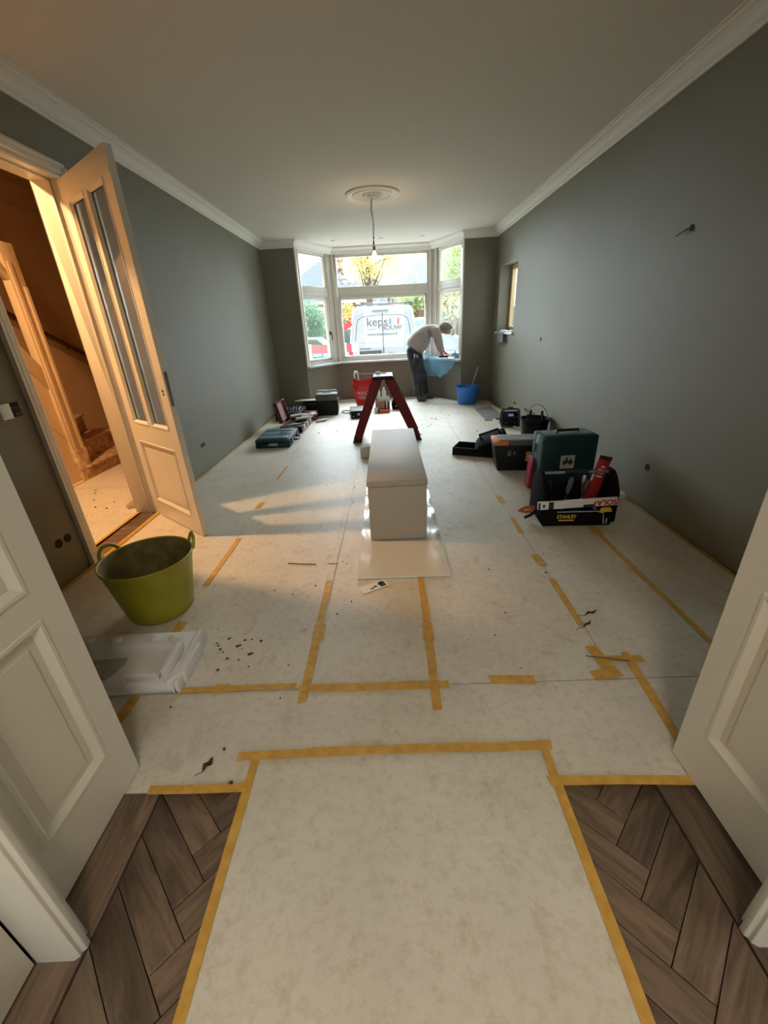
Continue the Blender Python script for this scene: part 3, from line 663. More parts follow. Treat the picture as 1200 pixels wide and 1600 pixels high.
# ------------------------------------------------------------------ centre: cream box on its glossy board
t = thing('glossy_board', 'glossy white board wrapped in film under the cream box', 'board', (.055, 3.1, 0.0075))
mb = MB(); nx, ny = 14, 40; v = []; f = []
for j in range(ny+1):
    for i in range(nx+1):
        x = -.285+.57*i/nx; y = -1.0+2.05*j/ny
        lift = .010*abs(math.sin(y*9+x*14))*(1 if abs(x) > .2 else .15) if 0 < i < nx and 0 < j < ny else 0
        v.append((x, y, .012+lift))
for j in range(ny):
    for i in range(nx): a = j*(nx+1)+i; f.append((a, a+1, a+nx+2, a+nx+1))
mb.add(v, f); mb.box((-.284, -.999, 0), (.284, 1.049, .011)); mb.build('wrapped_board', SHINY, t, smooth=True)
t = thing('cream_box', 'long cream box with flat lid in the middle of the room', 'box', (.04, 2.555, .031))
mb = MB(); mb.box((-.198, .003, 0), (.198, 1.50, .395)); mb.build('body', BOXM, t, bevel=.004)
mb = MB(); mb.box((-.204, -.002, .398), (.204, 1.506, .438)); mb.build('lid', BOXM, t, bevel=.004)
t = thing('cream_block', 'small rounded cream block on the floor left of the long box', 'block', (-.275, 4.72, .006), .1)
mb = MB(); mb.prism([(-.07, 0), (.07, 0), (.07, .13), (.02, .14), (-.05, .11), (-.07, .08)], -.08, .08, 'y'); mb.build('block', CREAMB, t, bevel=.015)

# ------------------------------------------------------------------ red step ladder, seen side on
lad = thing('step_ladder', 'red fibreglass step ladder standing open in mid-room', 'ladder', (0, 5.37, .006))
def rail(x0, x1, y, zt, z0, nm='rail'):
    w0, w1 = .105, .125; L = Vector((x1-x0, 0, zt-z0)); d = L.normalized(); nn = Vector((d.z, 0, -d.x))
    mb = MB(); a = Vector((x0, 0, z0)); b = Vector((x1, 0, zt))
    q = [a-nn*w0/2, a+nn*w0/2, b+nn*w1/2, b-nn*w1/2]
    mb.prism([(p.x, p.z) for p in q], y, y+.010, 'y')
    s = 1 if y < .2 else -1
    for e0, e1 in ((0, 3), (1, 2)):
        k = nn*(.012 if e0 == 0 else -.012); pa, pb = q[e0], q[e1]
        y0, y1 = (y+.010, y+.045) if s > 0 else (y-.035, y)
        mb.prism([(pa.x, pa.z), (pb.x, pb.z), (pb.x+k.x, pb.z+k.z), (pa.x+k.x, pa.z+k.z)], y0, y1, 'y')
    r = mb.build(nm, RED, lad, bevel=.002)
    for u in (.22, .5, .8):
        mb = MB(); p = a.lerp(b, u); yy = y-.004 if s > 0 else y+.010
        mb.tube([(p.x+.012, yy, p.z), (p.x+.012, yy+.004, p.z)], .010, 10); mb.build('rivet', BLACKP, r)
    mb = MB(); mb.prism([(a.x-.062, -.002), (a.x+.062, -.002), (a.x+.055+d.x*.05, .055), (a.x-.058+d.x*.05, .055)], y-.006, y+.05 if s > 0 else y+.016, 'y'); mb.build('foot', RUBBER, lad, bevel=.003)
for y in (0, .46):
    rail(-.425, -.118, y, .80, .03); rail(.375, .030, y, .80, .03)
for k, z in enumerate((.24, .49)):
    u = (z-.03)/.77; x = -.425+u*.307
    mb = MB(); mb.box((x-.05, .012, z-.012), (x+.05, .46, z+.012)); mb.build('tread', STEEL, lad, bevel=.003)
for z in (.20, .55):
    u = (z-.03)/.77; x = .375-u*.345; mb = MB(); mb.box((x-.012, .012, z-.015), (x+.012, .46, z+.015)); mb.build('brace', STEEL, lad, bevel=.002)
mb = MB(); mb.box((-.175, -.012, .785), (.082, .482, .83)); mb.build('top_cap', BLACKP, lad, bevel=.008)
mb = MB(); mb.box((-.165, -.004, .83), (.075, .40, .833)); mb.build('white_top_label', PAPERW, lad)
t = thing('tape_roll', 'small white roll lying on the ladder top', 'roll', (-.11, 5.60, .846)); mb = MB(); mb.tube([(-.03, 0, .012), (.03, .0, .012)], .018, 12); mb.build('roll', PAPERW, t, smooth=True)
t = thing('wooden_batten', 'thin wooden batten lying over the ladder top towards the red bag', 'batten', (-.20, 5.66, .8415)); mb = MB(); mb.box((-.22, -.008, 0), (.20, .008, .010)); mb.build('batten', WOODS, t)

# ------------------------------------------------------------------ tub, foam, cups
tub = thing('flexible_tub', 'big lime-yellow flexible tub with two loop handles by the hall door', 'tub', (-1.325, 1.896, .0075))
def tub_wall(sx=1, sy=1):
    mb = MB(); mb.lathe([(.0, 0), (.160, 0), (.166, .008), (.172, .03), (.200, .18), (.224, .315), (.232, .325), (.233, .335), (.228, .339), (.221, .333)], 40, 0, None, sx, sy, False)
    mb.lathe([(.221, .333), (.196, .18), (.163, .02), (.0, .016)], 40, 1, None, sx, sy, False); return mb
tub_wall(1.0, 1.0).build('body', [TUBM, TUBI], tub, smooth=True)
def loop(nm, a, par, R, z, m, h=.07, w=.05, r=.009, out=.03):
    mb = MB(); pts = []
    for k in range(11):
        th = PI*k/10; t_ = -math.cos(th)*w; hh = math.sin(th)*h
        pts.append(((R+out*math.sin(th)*.7)*math.cos(a)-t_*math.sin(a), (R+out*math.sin(th)*.7)*math.sin(a)+t_*math.cos(a), z+hh))
    mb.tube(pts, r, 8); return mb.build(nm, m, par, smooth=True)
loop('handle', 2.95, tub, .226, .325, TUBM, .055, .065, .010); loop('handle', .62, tub, .226, .325, TUBM, .068, .052, .009)
foam = thing('foam_packing', 'white moulded foam packing tray lying on the paper beside the left door leaf', 'packing', (-1.25, 1.275, .0075), math.radians(1))
mb = MB(); prof_ = [(0, 0), (.30, 0), (.30, .085), (.275, .095), (.215, .095), (.19, .072), (.06, .055), (.02, .055), (0, .045)]
mb.prism(prof_, -.30, .285, 'x'); mb.prism([(0, 0), (.30, 0), (.30, .098), (.20, .098), (.0, .055)], .285, .31, 'x')
mb.build('tray', FOAM, foam, bevel=.006)
for x in (-.20, -.08, .10, .20): mb = MB(); mb.lathe([(.028, .0), (.026, .010), (.018, .015), (0, .016)], 14, 0, Matrix.Translation((x, .245, .094)), 1.0, .8); mb.build('bump', FOAM, foam, smooth=True)
mb = MB(); mb.prism([(.24, .02), (.262, .02), (.262, .20), (.222, .20)], .05, .115, 'z'); mb.box((.08, .022, .05), (.22, .045, .078)); mb.prism([(.262, .0), (.318, .06), (.318, .24), (.262, .20)], .0, .07, 'z'); mb.build('ridge', FOAM, foam, bevel=.005)
mb = MB(); mb.prism([(-.19, .05), (-.02, .04), (.02, .12), (.02, .155), (-.17, .145)], .055, .072, 'z'); mb.build('mortar_smear', FOAMD, foam, bevel=.004)

bb = thing('blue_bucket', 'bright blue bucket in the far right corner of the room', 'bucket', (1.50, 7.93, .005))
mb = MB(); mb.lathe([(0, 0), (.165, 0), (.172, .01), (.205, .30), (.212, .305), (.212, .32), (.203, .32), (.165, .02), (0, .018)], 36); mb.build('body', BLUEM, bb, smooth=True)
for a in (2.6, -.5): loop('handle', a, bb, .208, .31, BLUEM, .045, .045, .007, .01)
stk = thing('mixing_stick', 'wooden stick leaning in the blue bucket', 'stick', (1.54, 7.93, .03)); mb = MB(); mb.tube([(-.04, 0, 0), (.15, .02, .62)], .013, 8); mb.build('stick', WOODS, stk, smooth=True)

# ------------------------------------------------------------------ ceiling rose, pendant, spots
rose = thing('ceiling_rose', 'round moulded plaster ceiling rose above the pendant', 'ceiling rose', (-.075, 5.80, ZC-.001))
mb = MB(); P_ = [(.315, 0), (.315, -.012), (.300, -.026), (.282, -.028), (.270, -.020), (.262, -.010), (.235, -.010), (.228, -.022), (.210, -.028), (.200, -.016), (.195, -.008), (.12, -.008), (.112, -.020), (.098, -.026), (.085, -.016), (.06, -.014), (.052, -.030), (.03, -.034), (0, -.034)]
mb.lathe(P_, 56); mb.build('rose', CORN, rose, smooth=True)
pen = thing('pendant_bulb', 'lit bare bulb on a twisted wire under the ceiling rose', 'lamp', (-.085, 5.80, ZC-.035))
mb = MB(); mb.tube([(0, 0, 0), (-.012, 0, -.06), (-.02, 0, -.12), (-.003, 0, -.19), (.004, 0, -.25), (-.006, .0, -.31), (.0, 0, -.385)], .0035, 6); mb.tube([(0, 0, 0), (-.006, 0, -.10), (.0, 0, -.2), (.012, 0, -.29), (.0, 0, -.385)], .0035, 6); mb.build('wire', mat('brown_wire', (.13, .08, .05), .6), pen, smooth=True)
mb = MB(); mb.tube([(0, 0, -.38), (0, 0, -.40)], .008, 8); mb.tube([(0, 0, -.40), (0, 0, -.425)], .005, 6); mb.tube([(-.002, 0, -.425), (-.002, 0, -.46)], .009, 8); mb.tube([(0, 0, -.46), (.002, 0, -.475)], .004, 6); mb.build('connector', BLACKP, pen, smooth=True)
mb = MB(); mb.lathe([(0, -.475), (.015, -.475), (.017, -.48), (.017, -.525), (0, -.525)], 14); mb.build('holder', mat('amber_holder', (.45, .26, .14), .4), pen, smooth=True)
mb = MB(); mb.lathe([(.012, -.525), (.014, -.54), (.028, -.565), (.030, -.585), (.022, -.61), (0, -.62)], 18); mb.build('bulb', mat('bulb_glass', (1, .95, .85), .3, emit=((1, .86, .62), 14)), pen, smooth=True)
lamp('pendant_light', 'POINT', (-.085, 5.80, ZC-.625), 80, (1.0, .72, .44), shadow_soft_size=.03)
sp0 = thing('ceiling_spot', 'left recessed spot in the bay ceiling', 'spotlight', (-.83, 8.40, ZC), group='ceiling spots')
mb = MB(); mb.lathe([(.042, 0), (.042, -.004), (.030, -.006), (.028, .0)], 20); mb.build('ring', LGREY, sp0, smooth=True)
mb = MB(); mb.lathe([(0, -.002), (.028, -.002), (.028, 0), (0, 0)], 16); mb.build('lens', PAPERW, sp0)
for x, l in ((0.0, 'middle recessed spot in the bay ceiling, behind the pendant'), (.72, 'right recessed spot in the bay ceiling')):
    c = copy_tree(sp0); c.location = (x, 8.40, ZC); c['label'] = l

# ------------------------------------------------------------------ wall boxes and holes
def wall_hole(x, y, z, n, label, r=.022, dy=.055, sx=1):
    t = thing('socket_box', label, 'socket', (x, y, z))
    for k in range(n):
        mb = MB(); T = Matrix.Translation((sx*.001, (k-(n-1)/2)*dy, 0)) @ Matrix.Rotation(sx*PI/2, 4, 'Y')
        mb.lathe([(r, -.001), (r, .002), (r*.86, .002), (r*.84, -.001)], 18, 0, T); mb.lathe([(r*.85, .0), (r*.85, .001), (0, .001), (0, 0)], 18, 1, T)
        mb.build('cup', [BLACKP, HOLE], t)
    return t
wall_hole(XL, 2.275, .265, 2, 'pair of open black socket boxes low on the left wall near the door casing', .028, .075)
wall_hole(XL, 4.47, .294, 2, 'pair of open socket boxes low on the left wall beyond the hall door', .022, .06)
wall_hole(XL, 7.80, .34, 1, 'single open socket box near the far left corner', .026)
wall_hole(XR, 6.52, .225, 2, 'pair of socket boxes on the right wall behind the radio', .022, .07, -1)
wall_hole(XR, 5.93, .222, 3, 'row of three socket boxes on the right wall above the black bucket', .022, .07, -1)
wall_hole(XR, 5.62, .225, 1, 'single socket box right of the row of three on the right wall', .024, .06, -1)
wall_hole(XR, 5.65, 1.165, 1, 'small dark opening at switch height on the right wall', .026, .06, -1)
wall_hole(XR, 3.02, .32, 1, 'open socket box on the right wall right of the tool bag', .026, .06, -1)
wh = wall_hole(XR, 3.12, 1.885, 1, 'hole with a bare cable end high on the right wall', .020, .06, -1)
mb = MB(); mb.tube([(-.01, 0, 0), (-.030, .03, -.012), (-.028, .07, -.018), (-.03, .10, -.026)], .006, 7); mb.build('cable_end', mat('bare_cable', (.16, .12, .09), .6), wh, smooth=True)
sw = thing('light_switch', 'white switch plate with exposed wiring box on the left wall', 'switch', (XL, 2.275, 1.075))
mb = MB(); mb.box((0, -.075, -.04), (.022, -.005, .04)); mb.build('plate', PAPERW, sw, bevel=.003)
mb = MB(); mb.box((0, .0, -.038), (.006, .07, .038)); mb.build('open_box', HOLE, sw)
mb = MB()
for k in range(4): mb.tube([(.004, .01+.014*k, .02), (.024, .014+.012*k, .0), (.018, .02+.01*k, -.02)], .0025, 6)
mb.box((.006, .02, -.03), (.016, .05, -.02)); mb.build('wiring', GREYP, sw)
# pipe stubs at the wall
t = thing('pipe_stub', 'small white box with a pipe ring at the foot of the right wall', 'pipe', (1.90, 3.20, .006))
mb = MB(); mb.box((-.04, -.05, 0), (.04, .06, .045)); mb.build('box', PAPERW, t, bevel=.004)
mb = MB(); mb.tube([(-.06+.028*math.cos(a), -.06, .05+.028*math.sin(a)) for a in [k*PI/6 for k in range(12)]], .006, 6, closed=True); mb.build('ring', STEEL, t, smooth=True)

# ------------------------------------------------------------------ teal case on the left
def rot_case(nm, label, loc, rz): return thing(nm, label, 'tool case', loc, rz)
t = rot_case('tool_case', 'dark teal power tool case lying flat near the left wall', (-1.54, 5.62, .006), .02)
mb = MB(); mb.box((-.235, -.33, 0), (.225, .33, .055)); mb.build('base', TEAL, t, bevel=.012)
mb = MB(); mb.box((-.235, -.33, .058), (.225, .33, .112)); 
mb.build('lid', TEAL, t, bevel=.014)
for (a, b) in (((-.19, -.29), (.19, -.13)), ((-.19, -.10), (.02, .12)), ((.05, -.10), (.19, .12)), ((-.19, .15), (.19, .29))):
    mb = MB(); mb.box((a[0], a[1], .112), (b[0], b[1], .122)); mb.build('raised_rib', TEALL, t, bevel=.004)
for y in (-.2, .2):
    mb = MB(); mb.box((.225, y-.03, .03), (.24, y+.03, .095)); mb.build('latch', GREYP, t, bevel=.003)
mb = MB(); mb.tube([(.225, -.10, .05), (.285, -.10, .045), (.295, 0, .04), (.285, .10, .045), (.225, .10, .05)], .010, 8); mb.build('handle', BLACKP, t, smooth=True)
mb = MB(); mb.box((-.06, -.333, .03), (.06, -.329, .06)); mb.build('worn_label', LGREY, t)

# maroon case, lid up
t = rot_case('tool_case', 'open maroon tool case with its lid up behind the teal case', (-1.45, 6.45, .006), -.03)
mb = MB(); mb.box((-.17, -.36, 0), (.17, .36, .012)); mb.box((-.17, -.36, 0), (-.158, .36, .10)); mb.box((.158, -.36, 0), (.17, .36, .10)); mb.box((-.158, -.36, 0), (.158, -.348, .10)); mb.box((-.158, .348, 0), (.158, .36, .10)); mb.build('base', MAROON, t, bevel=.004)
mb = MB(); T = rotm('Y', math.radians(-12), (-.175, 0, .10)); mb.box((-.07, -.08, 0), (-.058, .36, .32), 0, T); mb.box((-.058, -.08, 0), (-.005, -.068, .32), 0, T); mb.box((-.058, .348, 0), (-.005, .36, .32), 0, T); mb.box((-.058, -.068, .308), (-.005, .348, .32), 0, T); mb.build('lid', MAROON, t, bevel=.003)
mb = MB(); mb.box((-.057, -.066, .012), (-.048, .345, .305), 0, T); mb.build('lid_liner', PINKF, t)
mb = MB(); mb.box((-.15, -.34, .012), (.15, .34, .06)); mb.build('tray_insert', BLACKP, t, bevel=.004)
for y, h in ((-.24, .03), (0.0, .05), (.22, .04)):
    mb = MB(); mb.box((.165, y-.04, .03), (.185, y+.04, .095)); mb.build('latch', LGREY, t, bevel=.003)
for k, (x, y, l_) in enumerate(((-.02, -.16, 'silver drill bit holder in the maroon case'), (.06, .10, 'black tool handle in the maroon case'))):
    q = thing('hand_tool', l_, 'tool', (-1.45+x, 6.45+y, .078), .6); mb = MB(); mb.tube([(-.09, 0, .012), (.0, 0, .016), (.09, 0, .012)], [.016, .022, .012], 10); mb.build('grip', STEEL if k == 0 else BLACKP, q, smooth=True)
    mb = MB(); mb.tube([(.09, 0, .012), (.15, .0, .012)], .006, 8); mb.build('shaft', STEEL, q, smooth=True)
t = rot_case('tool_case', 'small closed maroon case behind the open one', (-1.33, 7.13, .006), .05)
mb = MB(); mb.box((-.11, -.14, 0), (.11, .14, .06)); mb.build('base', MAROON, t, bevel=.01)
mb = MB(); mb.box((-.11, -.14, .062), (.11, .14, .12)); mb.build('lid', MAROON, t, bevel=.012)
mb = MB(); mb.box((-.03, -.15, .04), (.03, -.14, .09)); mb.build('latch', LGREY, t)
def cartridge(x, y, z, rz, label, L=.22, r=.021, tilt=0, up=False, grp='sealant cartridges on the floor', m=CARTW):
    q = thing('sealant_cartridge', label, 'cartridge', (x, y, z), group=grp); q.rotation_euler = (0, 0, rz) if up else (0, tilt, rz)
    ax = (lambda u: (0, 0, u)) if up else (lambda u: (u, 0, r))
    mb = MB(); mb.tube([ax(0), ax(L)], r, 14); mb.build('tube', m, q, smooth=True)
    mb = MB(); mb.tube([ax(L), ax(L+.02), ax(L+(.03 if up else .09))], [.010, .009, .006 if up else .003], 8); mb.build('nozzle', CARTW, q, smooth=True)
    return q
cartridge(-1.58, 6.68, .13, .62, 'white cartridge nearest the open maroon lid'); cartridge(-1.46, 6.50, .115, .62, 'white cartridge lying across the middle of the open maroon case', .22); cartridge(-1.42, 6.78, .105, .6, 'white cartridge at the right end of the open maroon case', .20); cartridge(-1.20, 6.80, .006, .6, 'white cartridge on the floor right of the maroon case', .2, .02)
t = thing('tool_box', 'low black toolbox full of tools by the left wall under the white board', 'tool box', (-1.72, 7.40, .006), .03)
mb = MB(); mb.box((-.22, -.35, 0), (.22, .35, .13)); mb.build('body', BLACKP, t, bevel=.01)
for k in range(7):
    mb = MB(); mb.tube([(-.15+.05*k, -.25+.02*k, .13), (-.14+.05*k, -.15+.03*k, .17+.01*(k % 3))], .014, 8); mb.build('grip', BLACKP if k % 2 else GREYP, t, smooth=True)
t = thing('white_board', 'white board offcut resting on a black toolbox in the far left corner', 'board', (-1.45, 7.98, .19), -.12, rot=(math.radians(-4), 0, -.1))
mb = MB(); mb.box((-.27, -.18, 0), (.30, .18, .014)); mb.build('board', SILLM, t, bevel=.002)
t = thing('crate', 'dark crate under the white board offcut', 'box', (-1.42, 7.96, .006), -.1); mb = MB(); mb.box((-.17, -.14, 0), (.17, .14, .165)); mb.build('body', BLACKP, t, bevel=.008)
mb = MB(); mb.box((-.175, -.145, .13), (.175, .145, .15)); mb.build('rim', GREYP, t, bevel=.003)
# dark grey cooler-like box
t = thing('cooler_box', 'dark grey plastic box with a carry handle left of the red bag', 'box', (-1.085, 7.56, .006), .06)
mb = MB(); mb.prism([(-.19, 0), (.17, 0), (.19, .20), (.12, .345), (-.13, .345), (-.20, .27)], -.185, .185, 'x'); mb.build('body', BLACKP, t, bevel=.016)
mb = MB(); mb.prism([(-.205, .255), (-.13, .35), (.125, .35), (.13, .362), (-.137, .362), (-.212, .268)], -.19, .19, 'x'); mb.build('lid', GREYP, t, bevel=.005)
mb = MB(); mb.tube([(-.175, .02, .34), (-.175, .03, .40), (.175, .03, .40), (.175, .02, .34)], .012, 8); mb.build('handle', LGREY, t, smooth=True)
mb = MB(); mb.box((-.08, -.02, .362), (.07, .02, .378)); mb.build('grip_insert', PAPERW, t, bevel=.003)
mb = MB(); mb.box((.186, -.12, .06), (.196, .10, .27)); mb.build('side_panel', GREYP, t, bevel=.004)
t = thing('white_plank', 'narrow white plank lying along the bay wall behind the grey box', 'plank', (-.66, 8.90, .006), .06); mb = MB(); mb.box((-.50, -.07, 0), (.46, .07, .022)); mb.build('plank', SILLM, t, bevel=.002)
t = thing('power_strap', 'coil of black cable on the floor beside the grey box', 'cable', (-.735, 7.56, .012))
mb = MB(); pts = [(.10*math.cos(k*.5)*(1+.1*math.sin(k*1.7))+.02*math.sin(k), .13*math.sin(k*.5), .004+.006*(k % 3)) for k in range(26)]; mb.tube(pts, .007, 6); mb.tube([pts[-1], (.12, -.10, 0), (.08, -.15, 0)], .007, 6); mb.build('cable', RUBBER, t, smooth=True)
mb = MB(); mb.box((.04, -.18, -.006), (.11, -.14, .02)); mb.build('plug', BLACKP, t, bevel=.004)
t = rot_case('tool_case', 'small black tool case on the floor below the red bag', (-.52, 7.17, .006), .12)
mb = MB(); mb.box((-.13, -.19, 0), (.13, .19, .07)); mb.build('base', BLACKP, t, bevel=.01)
mb = MB(); mb.prism([(-.19, .072), (.19, .072), (.17, .15), (-.16, .12)], -.13, .13, 'x'); mb.build('lid', BLACKP, t, bevel=.01)
mb = MB(); mb.box((-.02, -.198, .05), (.02, -.188, .09)); mb.box((-.10, -.196, .03), (-.07, -.19, .04)); mb.build('latch', LGREY, t)
# red bag
t = thing('carrier_bag', 'full red carrier bag with white print beside the ladder', 'bag', (-.45, 8.0, .006), .05)
mb = MB(); v = []; f = []; rows = 14; cols = 28
for j in range(rows+1):
    z = .52*j/rows; wdt = .135+.065*min(1, z/.4)-.02*max(0, (z-.42)/.1); dp = .11-.05*max(0, (z-.3)/.22)
    for i in range(cols):
        a = 2*PI*i/cols; ca, sa = math.cos(a), math.sin(a); pw = .55
        x = wdt*(abs(ca)**pw)*(1 if ca > 0 else -1); y = dp*(abs(sa)**pw)*(1 if sa > 0 else -1)
        wr = 1+.05*math.sin(a*5+z*22)+.03*math.sin(a*9-z*31); v.append((x*wr+.02*z, y*wr, z*(1+.05*math.sin(a*2+1)*(z/.52))))
for j in range(rows):
    for i in range(cols): f.append((j*cols+i, j*cols+(i+1) % cols, (j+1)*cols+(i+1) % cols, (j+1)*cols+i))
f.append(tuple(range(cols))[::-1]); mb.add(v, f); mb.build('bag', REDBAG, t, smooth=True)
mb = MB(); mb.tube([(-.14, 0, .50), (-.155, 0, .60), (-.13, 0, .66), (-.10, 0, .66), (-.08, 0, .60), (-.08, 0, .50)], [.012, .016, .018, .018, .016, .012], 8); mb.build('handle', PAPERW, t, smooth=True)
mb = MB()
for k, (z, w0, w1) in enumerate(((.30, -.12, .05), (.27, -.10, .08), (.22, -.11, .07), (.19, -.08, .04))):
    pts = [(w0+(w1-w0)*q/10, -.128-.006*math.sin(q), z+.012*math.sin(q*1.9)*(1 if k < 2 else .4)) for q in range(11)]; mb.tube(pts, .004, 5)
mb.build('script_print', PAPERW, t)
# stuff behind the ladder
t = thing('carton', 'open carton of cartridges seen between the ladder legs', 'box', (-.09, 7.62, .006))
mb = MB()
for a, b in (((-.13, -.12, 0), (.13, .12, .01)), ((-.13, -.12, 0), (-.124, .12, .19)), ((.124, -.12, 0), (.13, .12, .19)), ((-.13, -.12, 0), (.13, -.114, .19)), ((-.13, .114, 0), (.13, .12, .19))): mb.box(a, b)
mb.build('box', CARDB, t)
for x in (.03, .085):
    mb = MB(); mb.box((x, -.1225, .02), (x+.03, -.1205, .17)); mb.build('dark_print', MAROON, t)
mb = MB(); mb.box((.06, -.1230, .02), (.085, -.1205, .18)); mb.build('white_print', PAPERW, t)
for k in range(8):
    cartridge(-.19+.026+.027*k*1.0, 7.56+.045*(k % 2), .018, 0, 'white sealant cartridge standing in the carton behind the ladder', .22, .0125, up=True, grp='cartridges standing in the carton')
for x, l_ in ((-.17, 'white spray bottle lying on the left of the cartridges'), (-.06, 'white spray bottle lying on the right of the cartridges')):
    q = thing('bottle', l_, 'bottle', (x, 7.72, .20)); mb = MB(); mb.lathe([(0, 0), (.035, 0), (.038, .03), (.038, .12), (.02, .16), (.014, .17)], 16); mb.build('body', CARTW, q, smooth=True)
    mb = MB(); mb.lathe([(.016, .17), (.016, .195), (0, .195)], 12); mb.build('cap', PAPERW, q, smooth=True)
t = thing('orange_box', 'flat orange-red box on the floor between the ladder legs', 'box', (-.065, 7.40, .006)); mb = MB(); mb.box((-.085, -.04, 0), (.09, .04, .05)); mb.build('carton', ORANGER, t, bevel=.002); mb = MB(); mb.box((-.105, -.04, 0), (-.087, .04, .052)); mb.build('end_flap', BLACKP, t)
t = thing('cup', 'small white cup left of the orange box', 'cup', (-.21, 7.40, .006)); mb = MB(); mb.lathe([(0, 0), (.026, 0), (.036, .09), (.033, .09), (.024, .006), (0, .006)], 18); mb.build('cup', PAPERW, t, smooth=True)
t = thing('tool_pouch', 'black tool pouch right of the carton behind the ladder', 'bag', (.18, 7.72, .006)); mb = MB(); mb.prism([(-.10, 0), (.10, 0), (.12, .10), (.06, .17), (-.07, .19), (-.11, .1)], -.08, .08, 'y'); mb.build('pouch', BLACKF, t, bevel=.02)
mb = MB(); mb.tube([(-.04, -.083, .05), (.03, -.083, .12)], .008, 8); mb.build('tool_grip', YELLOW, t, smooth=True)
t = thing('paper_slip', 'pale paper slip on the floor right of the ladder', 'paper', (.36, 7.75, .0065), .1); mb = MB(); mb.box((-.09, -.05, 0), (.09, .05, .004)); mb.build('slip', PAPERW, t)

# ------------------------------------------------------------------ right side tools
t = thing('tool_case', 'tall dark teal stackable case standing on end against the right wall', 'tool case', (1.515, 3.475, .006), .03)
mb = MB(); mb.box((-.232, -.128, 0), (.228, .045, .50)); mb.build('shell', TEAL, t, bevel=.014)
mb = MB(); mb.box((-.232, .050, 0), (.228, .125, .50)); mb.build('lid', TEALL, t, bevel=.014)
mb = MB(); mb.box((-.238, -.11, .02), (-.230, .035, .48)); mb.box((-.20, -.10, .499), (.20, .04, .506)); mb.build('side_skin', TEALL, t, bevel=.003)  # thin lighter teal pieces over the left side and top
mb = MB(); mb.tube([(-.09, -.03, .50), (-.09, -.03, .53), (.09, -.03, .53), (.09, -.03, .50)], .011, 8); mb.build('handle', BLACKP, t, smooth=True)
for z in (.12, .38):
    mb = MB(); mb.box((-.250, .02, z-.035), (-.236, .075, z+.035)); mb.build('latch', TEALL, t, bevel=.004)
mb = MB(); mb.box((-.10, .02, .504), (.12, .05, .508)); mb.build('top_label', LGREY, t)
mb = MB(); mb.box((-.075, -.1305, .22), (.045, -.1285, .335)); mb.build('sticker', LGREY, t)
mb = MB(); mb.box((-.055, -.1318, .268), (.03, -.1305, .29)); mb.lathe([(0, 0), (.014, 0), (.014, .0014), (0, .0014)], 12, 0, rotm('X', PI/2, (-.04, -.1305, .265))); mb.lathe([(0, 0), (.014, 0), (.014, .0014), (0, .0014)], 12, 0, rotm('X', PI/2, (.012, -.1305, .265))); mb.box((-.035, -.1318, .29), (-.015, -.1305, .318)); mb.box((.005, -.1318, .29), (.02, -.1305, .305)); mb.build('sticker_print', INK, t)
t = thing('level_case', 'narrow red strip case standing on the left side of the tall teal case', 'case', (1.25, 3.52, .006)); mb = MB(); mb.prism([(-.015, 0), (.012, 0), (.018, .20), (.015, .285), (.003, .285), (-.008, .20)], -.05, .05, 'y'); mb.build('strip', mat('pinkish_red_plastic', (.42, .02, .05), .4), t, bevel=.006)

bag = thing('tool_bag', 'black open tote tool bag with steel bar handle in front of the teal case', 'tool bag', (1.362, 2.86, .006), -.05); bag.scale = (.83, 1, .95)
mb = MB()
mb.prism([(-.30, 0), (.27, 0), (.30, .05), (.305, .13), (-.315, .13), (-.315, .05)], -.165, -.150, 'y'); mb.prism([(-.30, 0), (.27, 0), (.30, .05), (.305, .24), (-.315, .24), (-.315, .05)], .150, .165, 'y')
mb.box((-.30, -.15, 0), (.27, .15, .012)); mb.build('body', BLACKF, bag, bevel=.006)
for s in (-1, 1):
    mb = MB(); pr = [(-.165, .02), (.165, .02), (.165, .27), (.10, .36), (.045, .405), (-.045, .405), (-.10, .36), (-.165, .27)]
    mb.prism(pr, s*.300-.022, s*.300+.016, 'x'); mb.build('side_panel', BLACKF, bag, bevel=.018)
mb = MB(); mb.tube([(-.285, 0, .375), (.285, 0, .375)], .012, 12); mb.build('bar_handle', STEEL, bag, smooth=True)
mb = MB(); mb.tube([(-.10, 0, .375), (.10, 0, .375)], .016, 12); mb.build('grip', RUBBER, bag, smooth=True)
mb = MB(); mb.box((-.20, -.182, .03), (.24, -.166, .125)); mb.build('front_pocket', BLACKF, bag, bevel=.010)
mb = MB(); mb.tube([(-.20, -.186, .130), (.13, -.186, .132), (.19, -.186, .115), (.20, -.186, .04)], .004, 6); mb.build('piping', LGREY, bag, smooth=True)
mb = MB(); mb.tube([(-.31, -.175, .20), (-.30, -.18, .17), (-.22, -.18, .165)], .004, 6); mb.build('carabiner', STEEL, bag, smooth=True)
text('bag_lettering', 'STANLEY', .040, YELINK, bag, Matrix.Translation((-.115, -.184, .088)) @ FRONT, bold=.0006)
mb = MB(); mb.box((-.18, -.1845, .055), (-.05, -.183, .063)); mb.build('bag_lettering_underline', YELINK, bag)
mb = MB(); mb.tube([(.20, -.186, .06), (.20, -.188, .03)], .006, 6); mb.tube([(.225, -.186, .07), (.225, -.188, .03)], .006, 6); mb.build('zip_pull', LGREY, bag)
lv = thing('spirit_level', 'white spirit level with red lettering lying across the front of the tool bag', 'level', (1.315, 2.676, .195), -.05, rot=(0, math.radians(-3), -.05))
mb = MB(); mb.box((-.272, -.012, -.028), (.272, .012, .028)); mb.build('beam', PAPERW, lv, bevel=.002)
